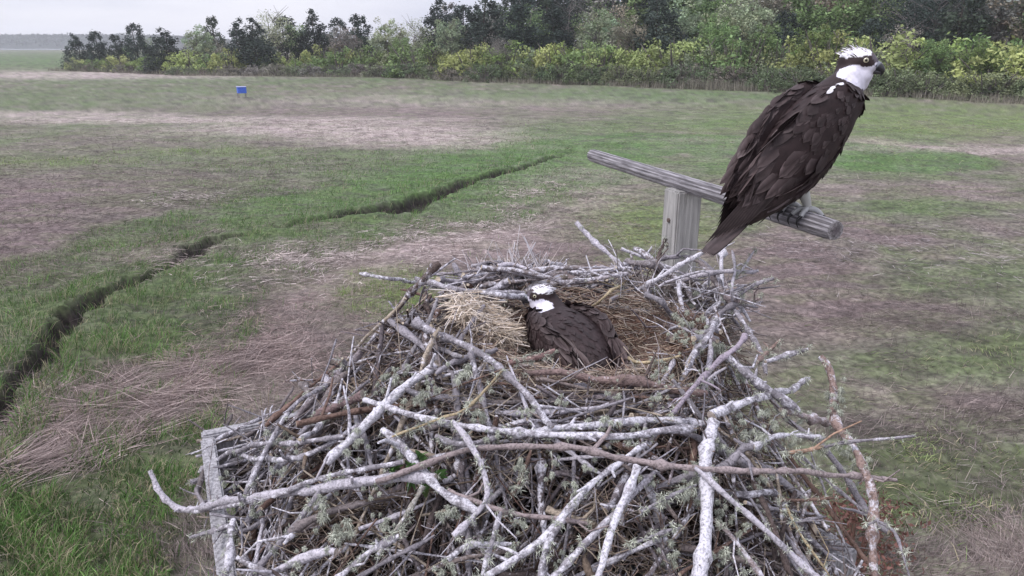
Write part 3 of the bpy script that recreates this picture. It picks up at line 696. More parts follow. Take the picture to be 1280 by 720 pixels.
GREY = (.26, .24, .265); PALE = (.50, .47, .52); BRN = (.17, .11, .09); PNK = (.33, .27, .27); YEL = (.42, .34, .22); DRK = (.10, .075, .07); REDB = (.25, .18, .16)
rs = np.random.default_rng(21)
def stick_mesh(mb, pts, r0, r1, col, lich=.35, twig=.5, endcol=(.5, .42, .33), rng=rs, k=7, wob=.25):
    c = catmull(pts, .014); n = len(c)
    L = np.cumsum(np.r_[0, np.linalg.norm(np.diff(c, axis=0), axis=1)])
    # gentle crookedness
    if n > 4:
        wv = np.zeros((n, 3)); nk = max(3, int(L[-1]/.05)); kn = rng.normal(0, 1, (nk, 3))*min(.006, r0*wob*1.6)
        for a_ in range(3): wv[:, a_] = np.interp(L, np.linspace(0, L[-1], nk), kn[:, a_])
        wv[0] = wv[-1] = 0; c = c+wv
    rad = np.interp(L, [0, L[-1]], [r0, r1])*(1+.13*rng.normal(size=n))
    for q_ in range(int(L[-1]/.07)+1):
        rad[rng.integers(0, n)] *= rng.uniform(1.15, 1.5)
    rad[0] *= .85; rad[-1] *= .7
    cl = np.array([*col, lich])[None]*np.r_[1, 1, 1, 1][None]; cl = np.repeat(cl, n, 0)
    cl[:, :3] *= (1+.14*np.interp(L, np.linspace(0, L[-1], 6), rng.normal(size=6)))[:, None]
    tube(mb, c, np.abs(rad), k, cl, True, np.array([*endcol, 0]), rng=rng, bump=.16)
    # side twigs and stubs
    for q_ in range(rng.poisson(twig*L[-1]*14)):
        i_ = rng.integers(1, n-1) if n > 3 else 1; tg = norm(c[min(i_+1, n-1)]-c[i_-1]); sd_ = rng.normal(size=3); sd_ -= tg*(sd_@tg); sd_ = norm(sd_)
        sd_[2] = abs(sd_[2])*.6
        ln_ = rng.uniform(.006, .03) if rng.uniform() < .6 else rng.uniform(.03, .10)
        d1 = norm(tg*rng.uniform(.2, .9)+sd_); p0 = c[i_]; p1 = p0+d1*ln_*.5; p2 = p0+norm(d1+rng.normal(0, .25, 3))*ln_
        rb = min(rad[i_]*.55, .004)
        tube(mb, [p0, p1, p2], [rb, rb*.8, rb*.5], 5, np.array([*col, lich+.05]), True)
    return c
# traced sticks: points (px, py[, depth]); radius in photo px at each end; colour; lichen; lift above the mound (m)
S = [
 ([(187, 588, 1.46), (200, 618, 1.45), (235, 637, 1.43), (300, 625), (380, 612), (470, 600), (545, 596)], 4.5, 9, PALE, .3, .05, 'pale curved branch sticking out left beyond the platform corner'),
 ([(470, 602), (540, 578), (600, 562), (690, 558), (790, 575), (860, 585), (1000, 592), (1120, 600, 1.24)], 5, 4, PNK, .22, .07, 'long pinkish-grey branch crossing the whole front of the nest'),
 ([(455, 500), (560, 530), (660, 541), (760, 546), (870, 535)], 5, 6.5, GREY, .45, .045, None),
 ([(640, 545), (740, 532), (800, 524), (886, 530)], 5, 7, GREY, .5, .03, None),
 ([(892, 528), (888, 575), (884, 640), (872, 722), (868, 760)], 10, 11, GREY, .5, .06, 'thick upright lichen-crusted branch with fresh orange broken end'),
 ([(868, 584), (935, 642), (1022, 722), (1050, 750)], 4.5, 5.5, PALE, .12, .075, 'long straight pale stick slanting to the lower right'),
 ([(908, 444), (950, 478), (998, 513)], 6, 7, GREY, .4, .07, None),
 ([(889, 520), (937, 498), (983, 490), (1012, 473)], 8, 4, GREY, .45, .06, None),
 ([(566, 527), (590, 557), (604, 586), (609, 619), (597, 640), (566, 670)], 5, 4, PALE, .3, .085, 'white forked branch dangling down the front middle'),
 ([(478, 538), (507, 568), (539, 601), (568, 626), (596, 639)], 7, 8, GREY, .45, .05, None),
 ([(807, 556), (749, 597), (713, 637), (684, 673), (640, 705), (600, 726)], 5, 7, GREY, .45, .06, None),
 ([(797, 583), (778, 633), (760, 677), (747, 722)], 6.5, 7, GREY, .5, .075, None),
 ([(818, 590), (770, 640), (730, 680), (690, 722)], 5, 6, GREY, .4, .05, None),
 ([(520, 403), (576, 427), (618, 452), (650, 485), (691, 534)], 6, 5, GREY, .35, .06, None),
 ([(720, 278, 1.92), (745, 302, 1.9), (770, 325, 1.86), (792, 347, 1.8)], 4, 4, PALE, .35, .05, 'pale stick jutting up to the left above the far rim'),
 ([(450, 342, 1.72), (500, 350, 1.70), (545, 358), (600, 366), (660, 372)], 2.5, 4.5, GREY, .45, .03, 'thin stick jutting out left beyond the far rim'),
 ([(628, 463), (585, 510), (555, 521), (490, 546)], 2, 2.2, YEL, 0, .07, 'thin yellow stem lying over the grey sticks'),
 ([(470, 418, 1.50), (427, 470, 1.46), (372, 503), (339, 549), (306, 618)], 3, 4.5, GREY, .4, .06, None),
 ([(405, 606), (364, 662), (312, 722)], 4, 5, GREY, .35, .05, None),
 ([(505, 577), (452, 587), (385, 603), (335, 624), (240, 640, 1.42)], 4, 3, GREY, .4, .06, None),
 ([(1025, 445, 1.36), (1041, 480, 1.34), (1046, 528, 1.3), (1069, 561, 1.24), (1084, 592, 1.20), (1090, 637, 1.18), (1094, 722, 1.14)], 6, 6.5, REDB, .38, .04, 'crooked reddish-brown branch hanging down the right edge'),
 ([(1030, 559, 1.25), (1075, 549, 1.22), (1143, 545, 1.2)], 3, 2, GREY, .35, .05, None),
 ([(1002, 569), (1038, 604, 1.21), (1084, 642, 1.18)], 2.6, 2.6, GREY, .2, .05, None),
 ([(976, 625), (1011, 624), (1043, 622, 1.16)], 3, 3, BRN, .3, .03, None),
 ([(982, 630), (999, 665), (1037, 720)], 1.8, 1.8, YEL, 0, .05, None),
 ([(1080, 660, 1.14), (1096, 651, 1.13), (1118, 665, 1.12), (1127, 689, 1.11), (1137, 722, 1.1)], 2.4, 2, GREY, .2, .0, None),
 ([(900, 656), (928, 689), (955, 724)], 4, 4.5, PNK, .4, .06, None),
 ([(913, 424), (915, 376, 1.62), (918, 334, 1.63), (915, 313, 1.64)], 3, 1.8, PALE, .3, .0, 'slim white twig standing upright on the right rim'),
 ([(919, 345, 1.63), (928, 338, 1.62), (943, 313, 1.62)], 2, 1.4, PALE, .3, 0, None),
 ([(918, 374, 1.62), (945, 356, 1.6), (968, 348, 1.58)], 2.6, 3.4, GREY, .35, 0, None),
 ([(905, 372, 1.64), (930, 377, 1.62), (953, 372, 1.6)], 5, 2.5, PNK, .1, 0, None),
 ([(873, 324, 1.74), (895, 346, 1.7), (907, 373, 1.66), (931, 404, 1.58), (947, 434, 1.5), (957, 468, 1.42)], 4, 4.5, GREY, .35, 0, None),
 ([(944, 455), (960, 440, 1.44), (975, 425, 1.43)], 4, 2.5, REDB, .25, .05, None),
 ([(957, 452), (985, 444, 1.4), (1011, 436, 1.38)], 4, 4.6, GREY, .4, .05, None),
 ([(931, 419), (892, 459), (840, 518)], 4.5, 4.5, (.33, .28, .33), .25, .07, None),
 ([(822, 324, 1.86), (845, 321, 1.86), (868, 321, 1.84)], 3.6, 3.4, GREY, .3, 0, None),
 ([(832, 298, 1.8), (821, 328, 1.8), (821, 365, 1.75)], 2.6, 3.4, DRK, .15, .0, None),
 ([(812, 334), (773, 359), (737, 385)], 2, 2, YEL, 0, .04, None),
 ([(770, 343), (810, 365), (840, 394)], 4.5, 4.5, GREY, .2, .03, None),
 ([(763, 375), (812, 355)], 3.5, 3.5, GREY, .3, .03, None),
 ([(655, 466), (731, 469), (801, 474), (884, 492)], 5.5, 7, (.21, .15, .14), .28, .03, 'thick brown log lying in front of the sitting bird'),
 ([(636, 454), (666, 449), (693, 437)], 4.5, 3.5, (.24, .15, .14), .05, .05, None),
 ([(554, 369), (593, 374), (643, 383)], 3.4, 3, DRK, .05, .03, None),
 ([(520, 348, 1.72), (562, 362), (613, 365), (655, 366)], 4.5, 4.5, GREY, .35, .04, None),
 ([(676, 327, 1.82), (705, 335), (735, 343), (762, 346)], 4, 5, GREY, .4, .03, None),
 ([(740, 344), (790, 332, 1.82), (835, 337, 1.8)], 5.5, 5, (.27, .24, .25), .3, .03, None),
 ([(590, 332, 1.83), (625, 330, 1.83), (650, 338)], 4, 3, GREY, .35, .02, None),
 ([(392, 521), (425, 510), (454, 494)], 7, 7, (.2, .14, .14), .1, .03, None),
 ([(408, 580), (460, 524), (518, 474), (545, 455)], 8, 7, GREY, .5, .04, None),
 ([(238, 672, 1.36), (262, 664), (290, 656)], 3.5, 3.5, GREY, .35, .03, None),
 ([(292, 650), (291, 690), (281, 726)], 5.5, 6.5, GREY, .45, .07, None),
 ([(320, 728), (368, 703), (420, 690)], 8, 7, PALE, .3, .05, None),
 ([(529, 608), (507, 644), (472, 693)], 3.5, 3.5, (.3, .28, .25), .35, .05, None),
 ([(626, 640), (612, 684), (602, 724)], 4, 4.5, GREY, .4, .06, None),
 ([(705, 650), (683, 680), (675, 724)], 5, 6, GREY, .4, .06, None),
 ([(560, 612), (640, 642), (700, 650), (735, 655)], 4, 4, PNK, .2, .03, None),
 ([(800, 640), (840, 620), (870, 606)], 3, 3, GREY, .3, .06, None),
 ([(790, 680), (830, 665), (850, 660)], 2.4, 2.4, GREY, .25, .06, None),
 ([(545, 545), (575, 555), (620, 547)], 5, 5, GREY, .35, .04, None),
 ([(855, 470), (870, 440), (895, 405), (905, 375)], 5, 3, GREY, .4, .04, None),
 ([(250, 590), (300, 560), (370, 552), (430, 545)], 3.6, 4.2, GREY, .35, .05, None),
 ([(282, 560), (330, 575), (400, 560), (470, 520)], 3.6, 4.2, GREY, .4, .03, None),
 ([(940, 560), (975, 545), (1030, 548)], 5, 3.5, GREY, .5, .04, None),
 ([(975, 512), (1020, 525), (1048, 530)], 6, 6, PNK, .35, .05, None),
 ([(985, 566), (1010, 563), (1030, 558)], 3.5, 3, (.45, .3, .22), .0, .05, None),
 ([(775, 440), (800, 455), (850, 445)], 2.6, 2.6, YEL, .0, .02, None),
 ([(560, 700), (590, 680), (640, 680)], 5, 5, GREY, .45, .03, None),
 ([(420, 722), (460, 690), (500, 670)], 5, 5, GREY, .4, .05, None),
 ([(935, 590), (960, 640), (990, 722)], 4, 5, DRK, .3, .02, None),
 ([(640, 618), (650, 600), (665, 560)], 3, 3, BRN, .3, .02, None)]
curves = []; nparts = 0
for pts, ra, rb, col, lich, h, lab in S:
    W = []; ds = []
    for p in pts:
        d = p[2] if len(p) > 2 else march(p[0], p[1], h)
        ds.append(d)
    known = [q_ for q_ in range(len(ds)) if ds[q_] is not None]
    for q_ in range(len(ds)):
        if ds[q_] is None: ds[q_] = ds[min(known, key=lambda z_: abs(z_-q_))]
    W = np.array([P(p[0], p[1], d) for p, d in zip(pts, ds)])
    mb = MB(); c = stick_mesh(mb, W, ra*ds[0]/F*.73, rb*ds[-1]/F*.73, col, lich, .55 if (pts[0][1] > 480 or pts[0][0] > 790) else .1,
                              (.55, .3, .17) if lab and 'orange' in lab else (.42, .36, .32), k=9)
    o = mb.build('stick', M_stick, nest, True, NB); nparts += 1
    if lab: o['label'] = lab
    curves.append(c)
def random_stick(r, lmin, lmax, up=0, rmin=.25, rmax=.62):
    a = r.uniform(0, 2*PI); q_ = r.uniform(rmin, rmax); p = MC+q_*np.array([math.cos(a), math.sin(a)])
    tang = a+PI/2+r.normal(0, .55) if r.uniform() < .3 else r.uniform(0, 2*PI)
    L = r.uniform(lmin, lmax); d = np.array([math.cos(tang), math.sin(tang)]); out = []
    ph = r.uniform(-.045, .03+up); bend = r.normal(0, .12)
    tilt = r.normal(0, .24)
    for s_ in (-.5, -.17, .17, .5):
        c2 = p+d*L*s_+np.array([-d[1], d[0]])*bend*L*(s_*s_-.1)
        out.append([c2[0], c2[1], float(nest_z(c2[0], c2[1]))-float(hollow(c2[0], c2[1]))*.8+ph+tilt*L*s_])
    out = np.array(out); out[:, 2] = np.maximum(out[:, 2], PZ-.08)
    # sticks are stiff: straighten the height profile
    lin_ = np.interp([0, 1, 2, 3], [0, 3], out[[0, 3], 2]); out[:, 2] = np.maximum(out[:, 2]*.35+lin_*.65, lin_)
    return out
def blocks_bird(o):
    # keep random sticks off the sitting bird
    o = np.array([o[k]+(o[k+1]-o[k])*t for k in range(len(o)-1) for t in np.linspace(0, 1, 7)])
    return np.any((np.abs(o[:, 0]-.13) < .16) & (np.abs(o[:, 1]-1.43) < .19)) or np.any((np.abs(o[:, 0]-.11) < .13) & (o[:, 1] > 1.17) & (o[:, 1] < 1.3) & (o[:, 2] > CZ-.60))
while nparts < 99:
    o_ = random_stick(rs, .3, .62, .02)
    if blocks_bird(o_) or np.any(o_[:, 1] < .62) or spills(o_, .08): continue
    col = [GREY, GREY, GREY, (.3, .27, .29), (.33, .30, .32), (.22, .19, .19)][rs.integers(0, 6)]; rad = rs.uniform(.0028, .0068)
    mb = MB(); c = stick_mesh(mb, catmull(o_, .05), rad, rad*rs.uniform(.5, .9), col, rs.uniform(.15, .5), .8, wob=.7)
    mb.build('stick', M_stick, nest, True, NB); curves.append(c); nparts += 1
tw = MB(); cnt_ = 0
while cnt_ < 1450:
    o_ = random_stick(rs, .08, .42, .01, .22, .66)
    if blocks_bird(o_) or np.any(o_[:, 1] < .55) or spills(o_, rs.uniform(-.05, .05)): continue
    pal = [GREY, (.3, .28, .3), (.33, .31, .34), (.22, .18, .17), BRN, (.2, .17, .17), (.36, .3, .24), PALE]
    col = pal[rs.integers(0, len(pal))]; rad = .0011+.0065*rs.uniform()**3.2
    if rs.uniform() < .55: col = tuple(.42*np.array(col)*np.array([1.05, .95, .92])); o_[:, 2] -= .018  # sunken twigs: shade between the sticks painted into their darker, browner colour
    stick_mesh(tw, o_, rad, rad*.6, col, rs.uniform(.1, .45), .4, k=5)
    cnt_ += 1
for q_ in range(520):
    e_ = rs.uniform() < .4
    uq = (-1 if e_ else 1)*rs.uniform(.34, .53); vq = rs.uniform(-.46, .47)
    c0 = np.array([*(pc+ex*uq+ey*-vq*-1), PZ+rs.uniform(-.01, .07)*(1.4-abs(uq)*2)]); th = rs.uniform(0, PI); L_ = rs.uniform(.08, .34); dv = np.array([math.cos(th), math.sin(th), rs.normal(0, .12)])
    rad = .0012+.005*rs.uniform()**2; col = [GREY, GREY, (.3, .27, .29), (.36, .3, .25), (.2, .17, .17)][rs.integers(0, 5)]
    o_ = np.array([c0-dv*L_/2, c0+rs.normal(0, .01, 3), c0+dv*L_/2])
    if spills(o_, .03) or o_[:, 1].min() < .62: continue
    stick_mesh(tw, o_, rad, rad*.6, np.array(col)*rs.uniform(.6, 1.1), rs.uniform(.15, .45), .5, k=5)
for q_ in range(150):
    px_, py_, d_ = ((rs.uniform(780, 915), rs.uniform(334, 405), rs.uniform(1.62, 1.86)) if q_ < 105 else (rs.uniform(560, 790), rs.uniform(338, 358), rs.uniform(1.72, 1.84)))
    c0 = P(px_, py_, d_); th = rs.normal(.2, .8); L_ = rs.uniform(.10, .30); el = rs.normal(.05, .28); dv = np.array([math.cos(th)*math.cos(el), math.sin(th)*math.cos(el), math.sin(el)]); bn = rs.normal(0, .02, 3)
    rad = .0015+.006*rs.uniform()**2; col = [GREY, PALE, (.3, .27, .29), GREY, (.33, .3, .3), (.2, .17, .17)][rs.integers(0, 6)]
    if blocks_bird(np.array([c0-dv*L_/2, c0, c0+dv*L_/2])): continue
    stick_mesh(tw, [c0-dv*L_/2, c0+bn, c0+dv*L_/2], rad, rad*.6, col, rs.uniform(.2, .5), .6, k=6)
tag(tw.build('small_twigs', M_stick, nest, True, NB), 'tangle of small grey and brown twigs filling the nest between the larger sticks', kind='stuff')
# straw, stems and roots hanging in the hollows and lining the cup
def strands(mb, cx, cy, rx, ry, n, L, wd, cols, lift, curl=.3, r=rs, flat=.25, ring=None):
    for q_ in range(n):
        a = r.uniform(0, 2*PI); s_ = math.sqrt(r.uniform(0, 1))
        x = cx+rx*s_*math.cos(a); y = cy+ry*s_*math.sin(a); th = r.uniform(0, 2*PI) if ring is None else a+PI/2+r.normal(0, ring)
        l = r.uniform(.5, 1)*L; z = float(nest_z(x, y))-float(hollow(x, y))+r.uniform(*lift); bend = r.normal(0, curl); pts = []
        up = r.normal(0, flat)
        for t_ in (-.5, -.17, .17, .5):
            pts.append((x+math.cos(th+bend*t_*2)*l*t_, y+math.sin(th+bend*t_*2)*l*t_, z+up*l*t_-.25*l*t_*t_))
        c = cols[r.integers(0, len(cols))]; rd = wd*r.uniform(.6, 1.3)
        tube(mb, pts, [rd, rd, rd*.8, rd*.3], 3, np.array(c)*r.uniform(.7, 1.3), False)
cl = MB()
STR = [(.5, .42, .34), (.4, .32, .25), (.27, .19, .15), (.17, .11, .09), (.45, .39, .35)]
strands(cl, CUP[0]+.02, CUP[1], .25, .23, 2600, .09, .0009, STR, (-.008, .014), ring=.7)
strands(cl, .30, 1.38, .12, .14, 1300, .055, .0008, [(.22, .13, .095), (.17, .10, .08), (.34, .24, .17), (.12, .075, .06)], (-.006, .02))
cl.build('cup_lining', M_straw, nest, True, NB)['kind'] = 'stuff'
sw = MB()
c_ = P(607, 408, march(607, 408, .03)); strands(sw, c_[0], c_[1], .062, .055, 700, .12, .0011, [(.74, .64, .53), (.64, .53, .42), (.78, .7, .64)], (.02, .06), curl=1.6, ring=.35)
sw.build('straw_bundle', M_straw, nest, True, NB)
sw = MB(); c_ = P(640, 345, 1.80); strands(sw, c_[0], c_[1], .10, .05, 420, .12, .0016, [(.5, .46, .47), (.45, .38, .36), (.55, .52, .54)], (.0, .06), curl=.8, flat=.9)
sw.build('twig_heap', M_straw, nest, True, NB)
hs = MB(); strands(hs, .42, 1.72, .16, .12, 900, .14, .0011, [(.3, .26, .24), (.42, .38, .36), (.2, .15, .13)], (-.03, .05), curl=.9, flat=.6)
strands(hs, MC[0], MC[1]-.22, .46, .42, 6500, .12, .0009, [(.3, .24, .19), (.22, .16, .13), (.38, .32, .25), (.14, .1, .09), (.33, .29, .28)], (-.045, .005), curl=.9, flat=.5)
tag(hs.build('loose_stems', M_straw, nest, True, NB), 'thin dead stems caught between the sticks', kind='stuff')
# lichen tufts
def tuft(mb, c, rad, n, r, droop=.5):
    d = r.normal(size=(n, 3)); d /= np.linalg.norm(d, axis=1)[:, None]
    b = c+d*rad*r.uniform(0, .45, (n, 1)); d2 = d+r.normal(0, .9, (n, 3)); d2 /= np.linalg.norm(d2, axis=1)[:, None]
    base = np.array([.46, .48, .40])*r.uniform(.85, 1.1)
    ribbons(mb, b, d2, rad*r.uniform(.2, .62, n), rad*.04+.0007, base*r.uniform(.55, 1.3, (n, 1)), droop, rng=r, seg=3)
tufts = [(600, 520, 13), (720, 610, 14), (812, 600, 13), (560, 640, 15), (500, 560, 13), (650, 655, 13), (840, 690, 15), (420, 600, 13), (470, 610, 12), (880, 470, 15), (920, 520, 15), (930, 660, 13), (478, 473, 16), (497, 462, 14), (576, 466, 20), (350, 545, 18), (372, 560, 12), (748, 530, 17), (775, 552, 12), (858, 402, 17), (862, 432, 15), (848, 418, 12), (876, 352, 18), (866, 372, 14),
 (830, 470, 15), (826, 500, 12), (866, 588, 18), (862, 612, 22), (900, 640, 14), (402, 640, 22), (425, 668, 24), (380, 690, 18), (286, 600, 10), (1062, 562, 20), (1070, 580, 15), (1048, 492, 14), (1043, 508, 12),
 (940, 545, 22), (965, 528, 18), (990, 545, 16), (1000, 522, 14), (615, 547, 12), (650, 578, 12), (690, 587, 12), (735, 583, 12), (900, 560, 18), (912, 700, 20), (890, 690, 16), (395, 527, 12), (445, 560, 14), (520, 500, 16), (540, 490, 14),
 (700, 500, 12), (660, 516, 12), (770, 490, 12), (905, 430, 14), (893, 385, 12), (640, 690, 14), (560, 715, 16), (700, 700, 12), (480, 655, 16), (955, 600, 14), (315, 640, 12), (350, 590, 12), (930, 470, 14), (880, 405, 14), (800, 540, 12)]
for (px, py, rp_) in tufts:
    d = march(px, py, .04) or 1.25
    if px > 1030: d = {1062: 1.24, 1070: 1.22, 1048: 1.32, 1043: 1.31}[px]
    mb = MB(); r = np.random.default_rng(px*7+py); c0 = P(px, py, d); rad = rp_*d/F*1.05
    for k in range(9): tuft(mb, c0+r.normal(0, rad*.5, 3), rad*r.uniform(.2, .6), 110, r, r.uniform(.2, 1.2))
    mb.build('lichen_tuft', M_lichen, nest, False, NB)
fz = MB(); r = np.random.default_rng(77)
for k in range(1600):
    c = curves[r.integers(0, len(curves))]; p = c[r.integers(0, len(c))]
    tuft(fz, p+r.normal(0, .003, 3), r.uniform(.006, .018), 30, r, .2)
tag(fz.build('lichen_crust', M_lichen, nest, False, NB), 'small grey-green lichen scraps clinging to the sticks', kind='stuff')
# leafy sprig growing in the front of the nest
sg = MB(); r = np.random.default_rng(5); c0 = P(532, 602, march(532, 602, .0))
for k in range(12):
    e = c0+np.array([r.normal(0, .018), r.normal(0, .012), r.uniform(.0, .05)]); tube(sg, [c0-np.array([0, 0, .03]), (c0+e)/2, e], .001, 3, (.1, .15, .05), False)
    ribbons(sg, np.repeat(e[None], 5, 0), norm(r.normal(size=3))*0+np.array([norm(v) for v in r.normal(size=(5, 3))]), .02, .011, np.array([.08, .16, .045])*r.uniform(.7, 1.4, (5, 1)), .3, rng=r, seg=3)
tag(sg.build('leafy_sprig', M_grass, nest, False, NB))
# feathers and shell bits scattered on the nest
for k, (px, py) in enumerate([(808, 660), (683, 616), (642, 368), (665, 362)]):
    pass

# red-leaved plant on the marsh below the right edge of the nest
rx_, ry_ = ground_at(1065, 712)[:2]; rb_ = empty('red_leaved_bush', (rx_, ry_, 0)); tag(rb_, 'low rusty-red leaved bush on the ground below the right nest edge', 'bush')
mb = MB(); st = MB(); r = np.random.default_rng(15)
for k in range(70):
    a = r.uniform(0, 2*PI); q_ = math.sqrt(r.uniform(0, 1))*.62; e = np.array([math.cos(a)*q_, math.sin(a)*q_, r.uniform(.2, .75)*(1-.5*q_)])
    tube(st, [np.array([e[0]*.3, e[1]*.3, 0]), e*np.array([.7, .7, .6]), e], [.005, .004, .002], 4, (.16, .09, .07))
    n = 26; cen = e+r.normal(0, .07, (n, 3)); cen[:, 2] = np.abs(cen[:, 2])
    leaf_cards(mb, cen, r.uniform(.018, .035, n), np.array([.17, .085, .07])*r.uniform(.5, 1.4, (n, 1))*np.where(r.uniform(0, 1, (n, 1)) < .2, np.array([[.6, 1.3, .8]]), 1), r)
mb.build('foliage', M_grass, rb_, False); st.build('stems', M_trunk, rb_)

# ================================================================== OSPREYS
def remesh(ells, vox, smooth=6):
    import bmesh
    bm = bmesh.new()
    for c, ax, rad in ells:      # ax: 3x3 columns
        mt_ = Matrix.Identity(4)
        for a_ in range(3):
            for b_ in range(3): mt_[a_][b_] = float(ax[a_][b_]*rad[b_])
            mt_[a_][3] = float(c[a_])
        bmesh.ops.create_icosphere(bm, subdivisions=3, radius=1, matrix=mt_)
    me = bpy.data.meshes.new('tmp'); bm.to_mesh(me); bm.free()
    o = bpy.data.objects.new('tmp', me); C.objects.link(o)
    m = o.modifiers.new('r', 'REMESH'); m.mode = 'VOXEL'; m.voxel_size = vox
    s = o.modifiers.new('s', 'SMOOTH'); s.iterations = smooth; s.factor = .6
    dg = bpy.context.evaluated_depsgraph_get(); ev = o.evaluated_get(dg); m2 = bpy.data.meshes.new_from_object(ev)
    V = np.array([v.co[:] for v in m2.vertices]); Nn = np.array([v.normal[:] for v in m2.vertices]); Fq = [list(f.vertices) for f in m2.polygons]
    bpy.data.objects.remove(o); bpy.data.meshes.remove(me); bpy.data.meshes.remove(m2)
    return V, Nn, Fq
def chain(secs, dens=.008):
    """secs: (x, y, z, r_in_plane, r_lateral) -> ellipsoids along the spine"""
    secs = np.array(secs, float); c = catmull(secs, dens); out = []
    for k in range(len(c)):
        t_ = norm(c[min(k+1, len(c)-1), :3]-c[max(k-1, 0), :3]); lat = norm(np.cross([0, 0, 1.0], t_)) if abs(t_[2]) < .98 else np.array([0, 1.0, 0]); n_ = np.cross(t_, lat)
        out.append((c[k, :3], np.stack([t_, lat, n_], 1), (min(c[k, 3], .03)*1.0, c[k, 4], c[k, 3])))
    return out
def feather(mb, p, d, n, L, wd, col, edge, curve=.12, camber=.25, seg=5, tiplift=0):
    d = norm(d); n = norm(n-d*np.dot(n, d)); s = np.cross(n, d); V = []; CC = []
    for k in range(seg+1):
        t = k/seg; w_ = wd*(math.sin(PI*min(1, (.12+.88*t)**.8))**.6 if k < seg else 0)*.5
        if k == 0: w_ = wd*.22
        c = p+d*L*t+n*(tiplift*t-curve*L*t*t)
        V += [c-s*w_-n*w_*camber, c, c+s*w_-n*w_*camber]; e = .35+.65*t
        ce = np.array(col)*(1-e)+np.array(edge)*e
        CC += [ce, np.array(col)*(1-.25*t)+np.array(edge)*.25*t*.6, ce]
    Qf = [(3*k+q_, 3*k+q_+1, 3*k+q_+4, 3*k+q_+3) for k in range(seg) for q_ in (0, 1)]
    mb.add(V, Qf, None, np.array(CC))
DB = np.array([.033, .021, .022]); DB2 = np.array([.066, .046, .047]); EDG = np.array([.125, .095, .095]); WH = np.array([.78, .76, .80])
def tri_sample(V, Fq, n, r):
    tr_ = []
    for f in Fq:
        for k in range(1, len(f)-1): tr_.append((f[0], f[k], f[k+1]))
    tr_ = np.array(tr_); a = V[tr_[:, 0]]; b = V[tr_[:, 1]]; c = V[tr_[:, 2]]; ar = np.linalg.norm(np.cross(b-a, c-a), axis=1)
    i_ = r.choice(len(tr_), n, p=ar/ar.sum()); u = r.uniform(0, 1, (n, 1)); v = r.uniform(0, 1, (n, 1)); m_ = u+v > 1; u = np.where(m_, 1-u, u); v = np.where(m_, 1-v, v)
    p = a[i_]+(b[i_]-a[i_])*u+(c[i_]-a[i_])*v; nn_ = np.cross(b-a, c-a)[i_]; nn_ /= np.linalg.norm(nn_, axis=1)[:, None]+1e-12
    return p, nn_
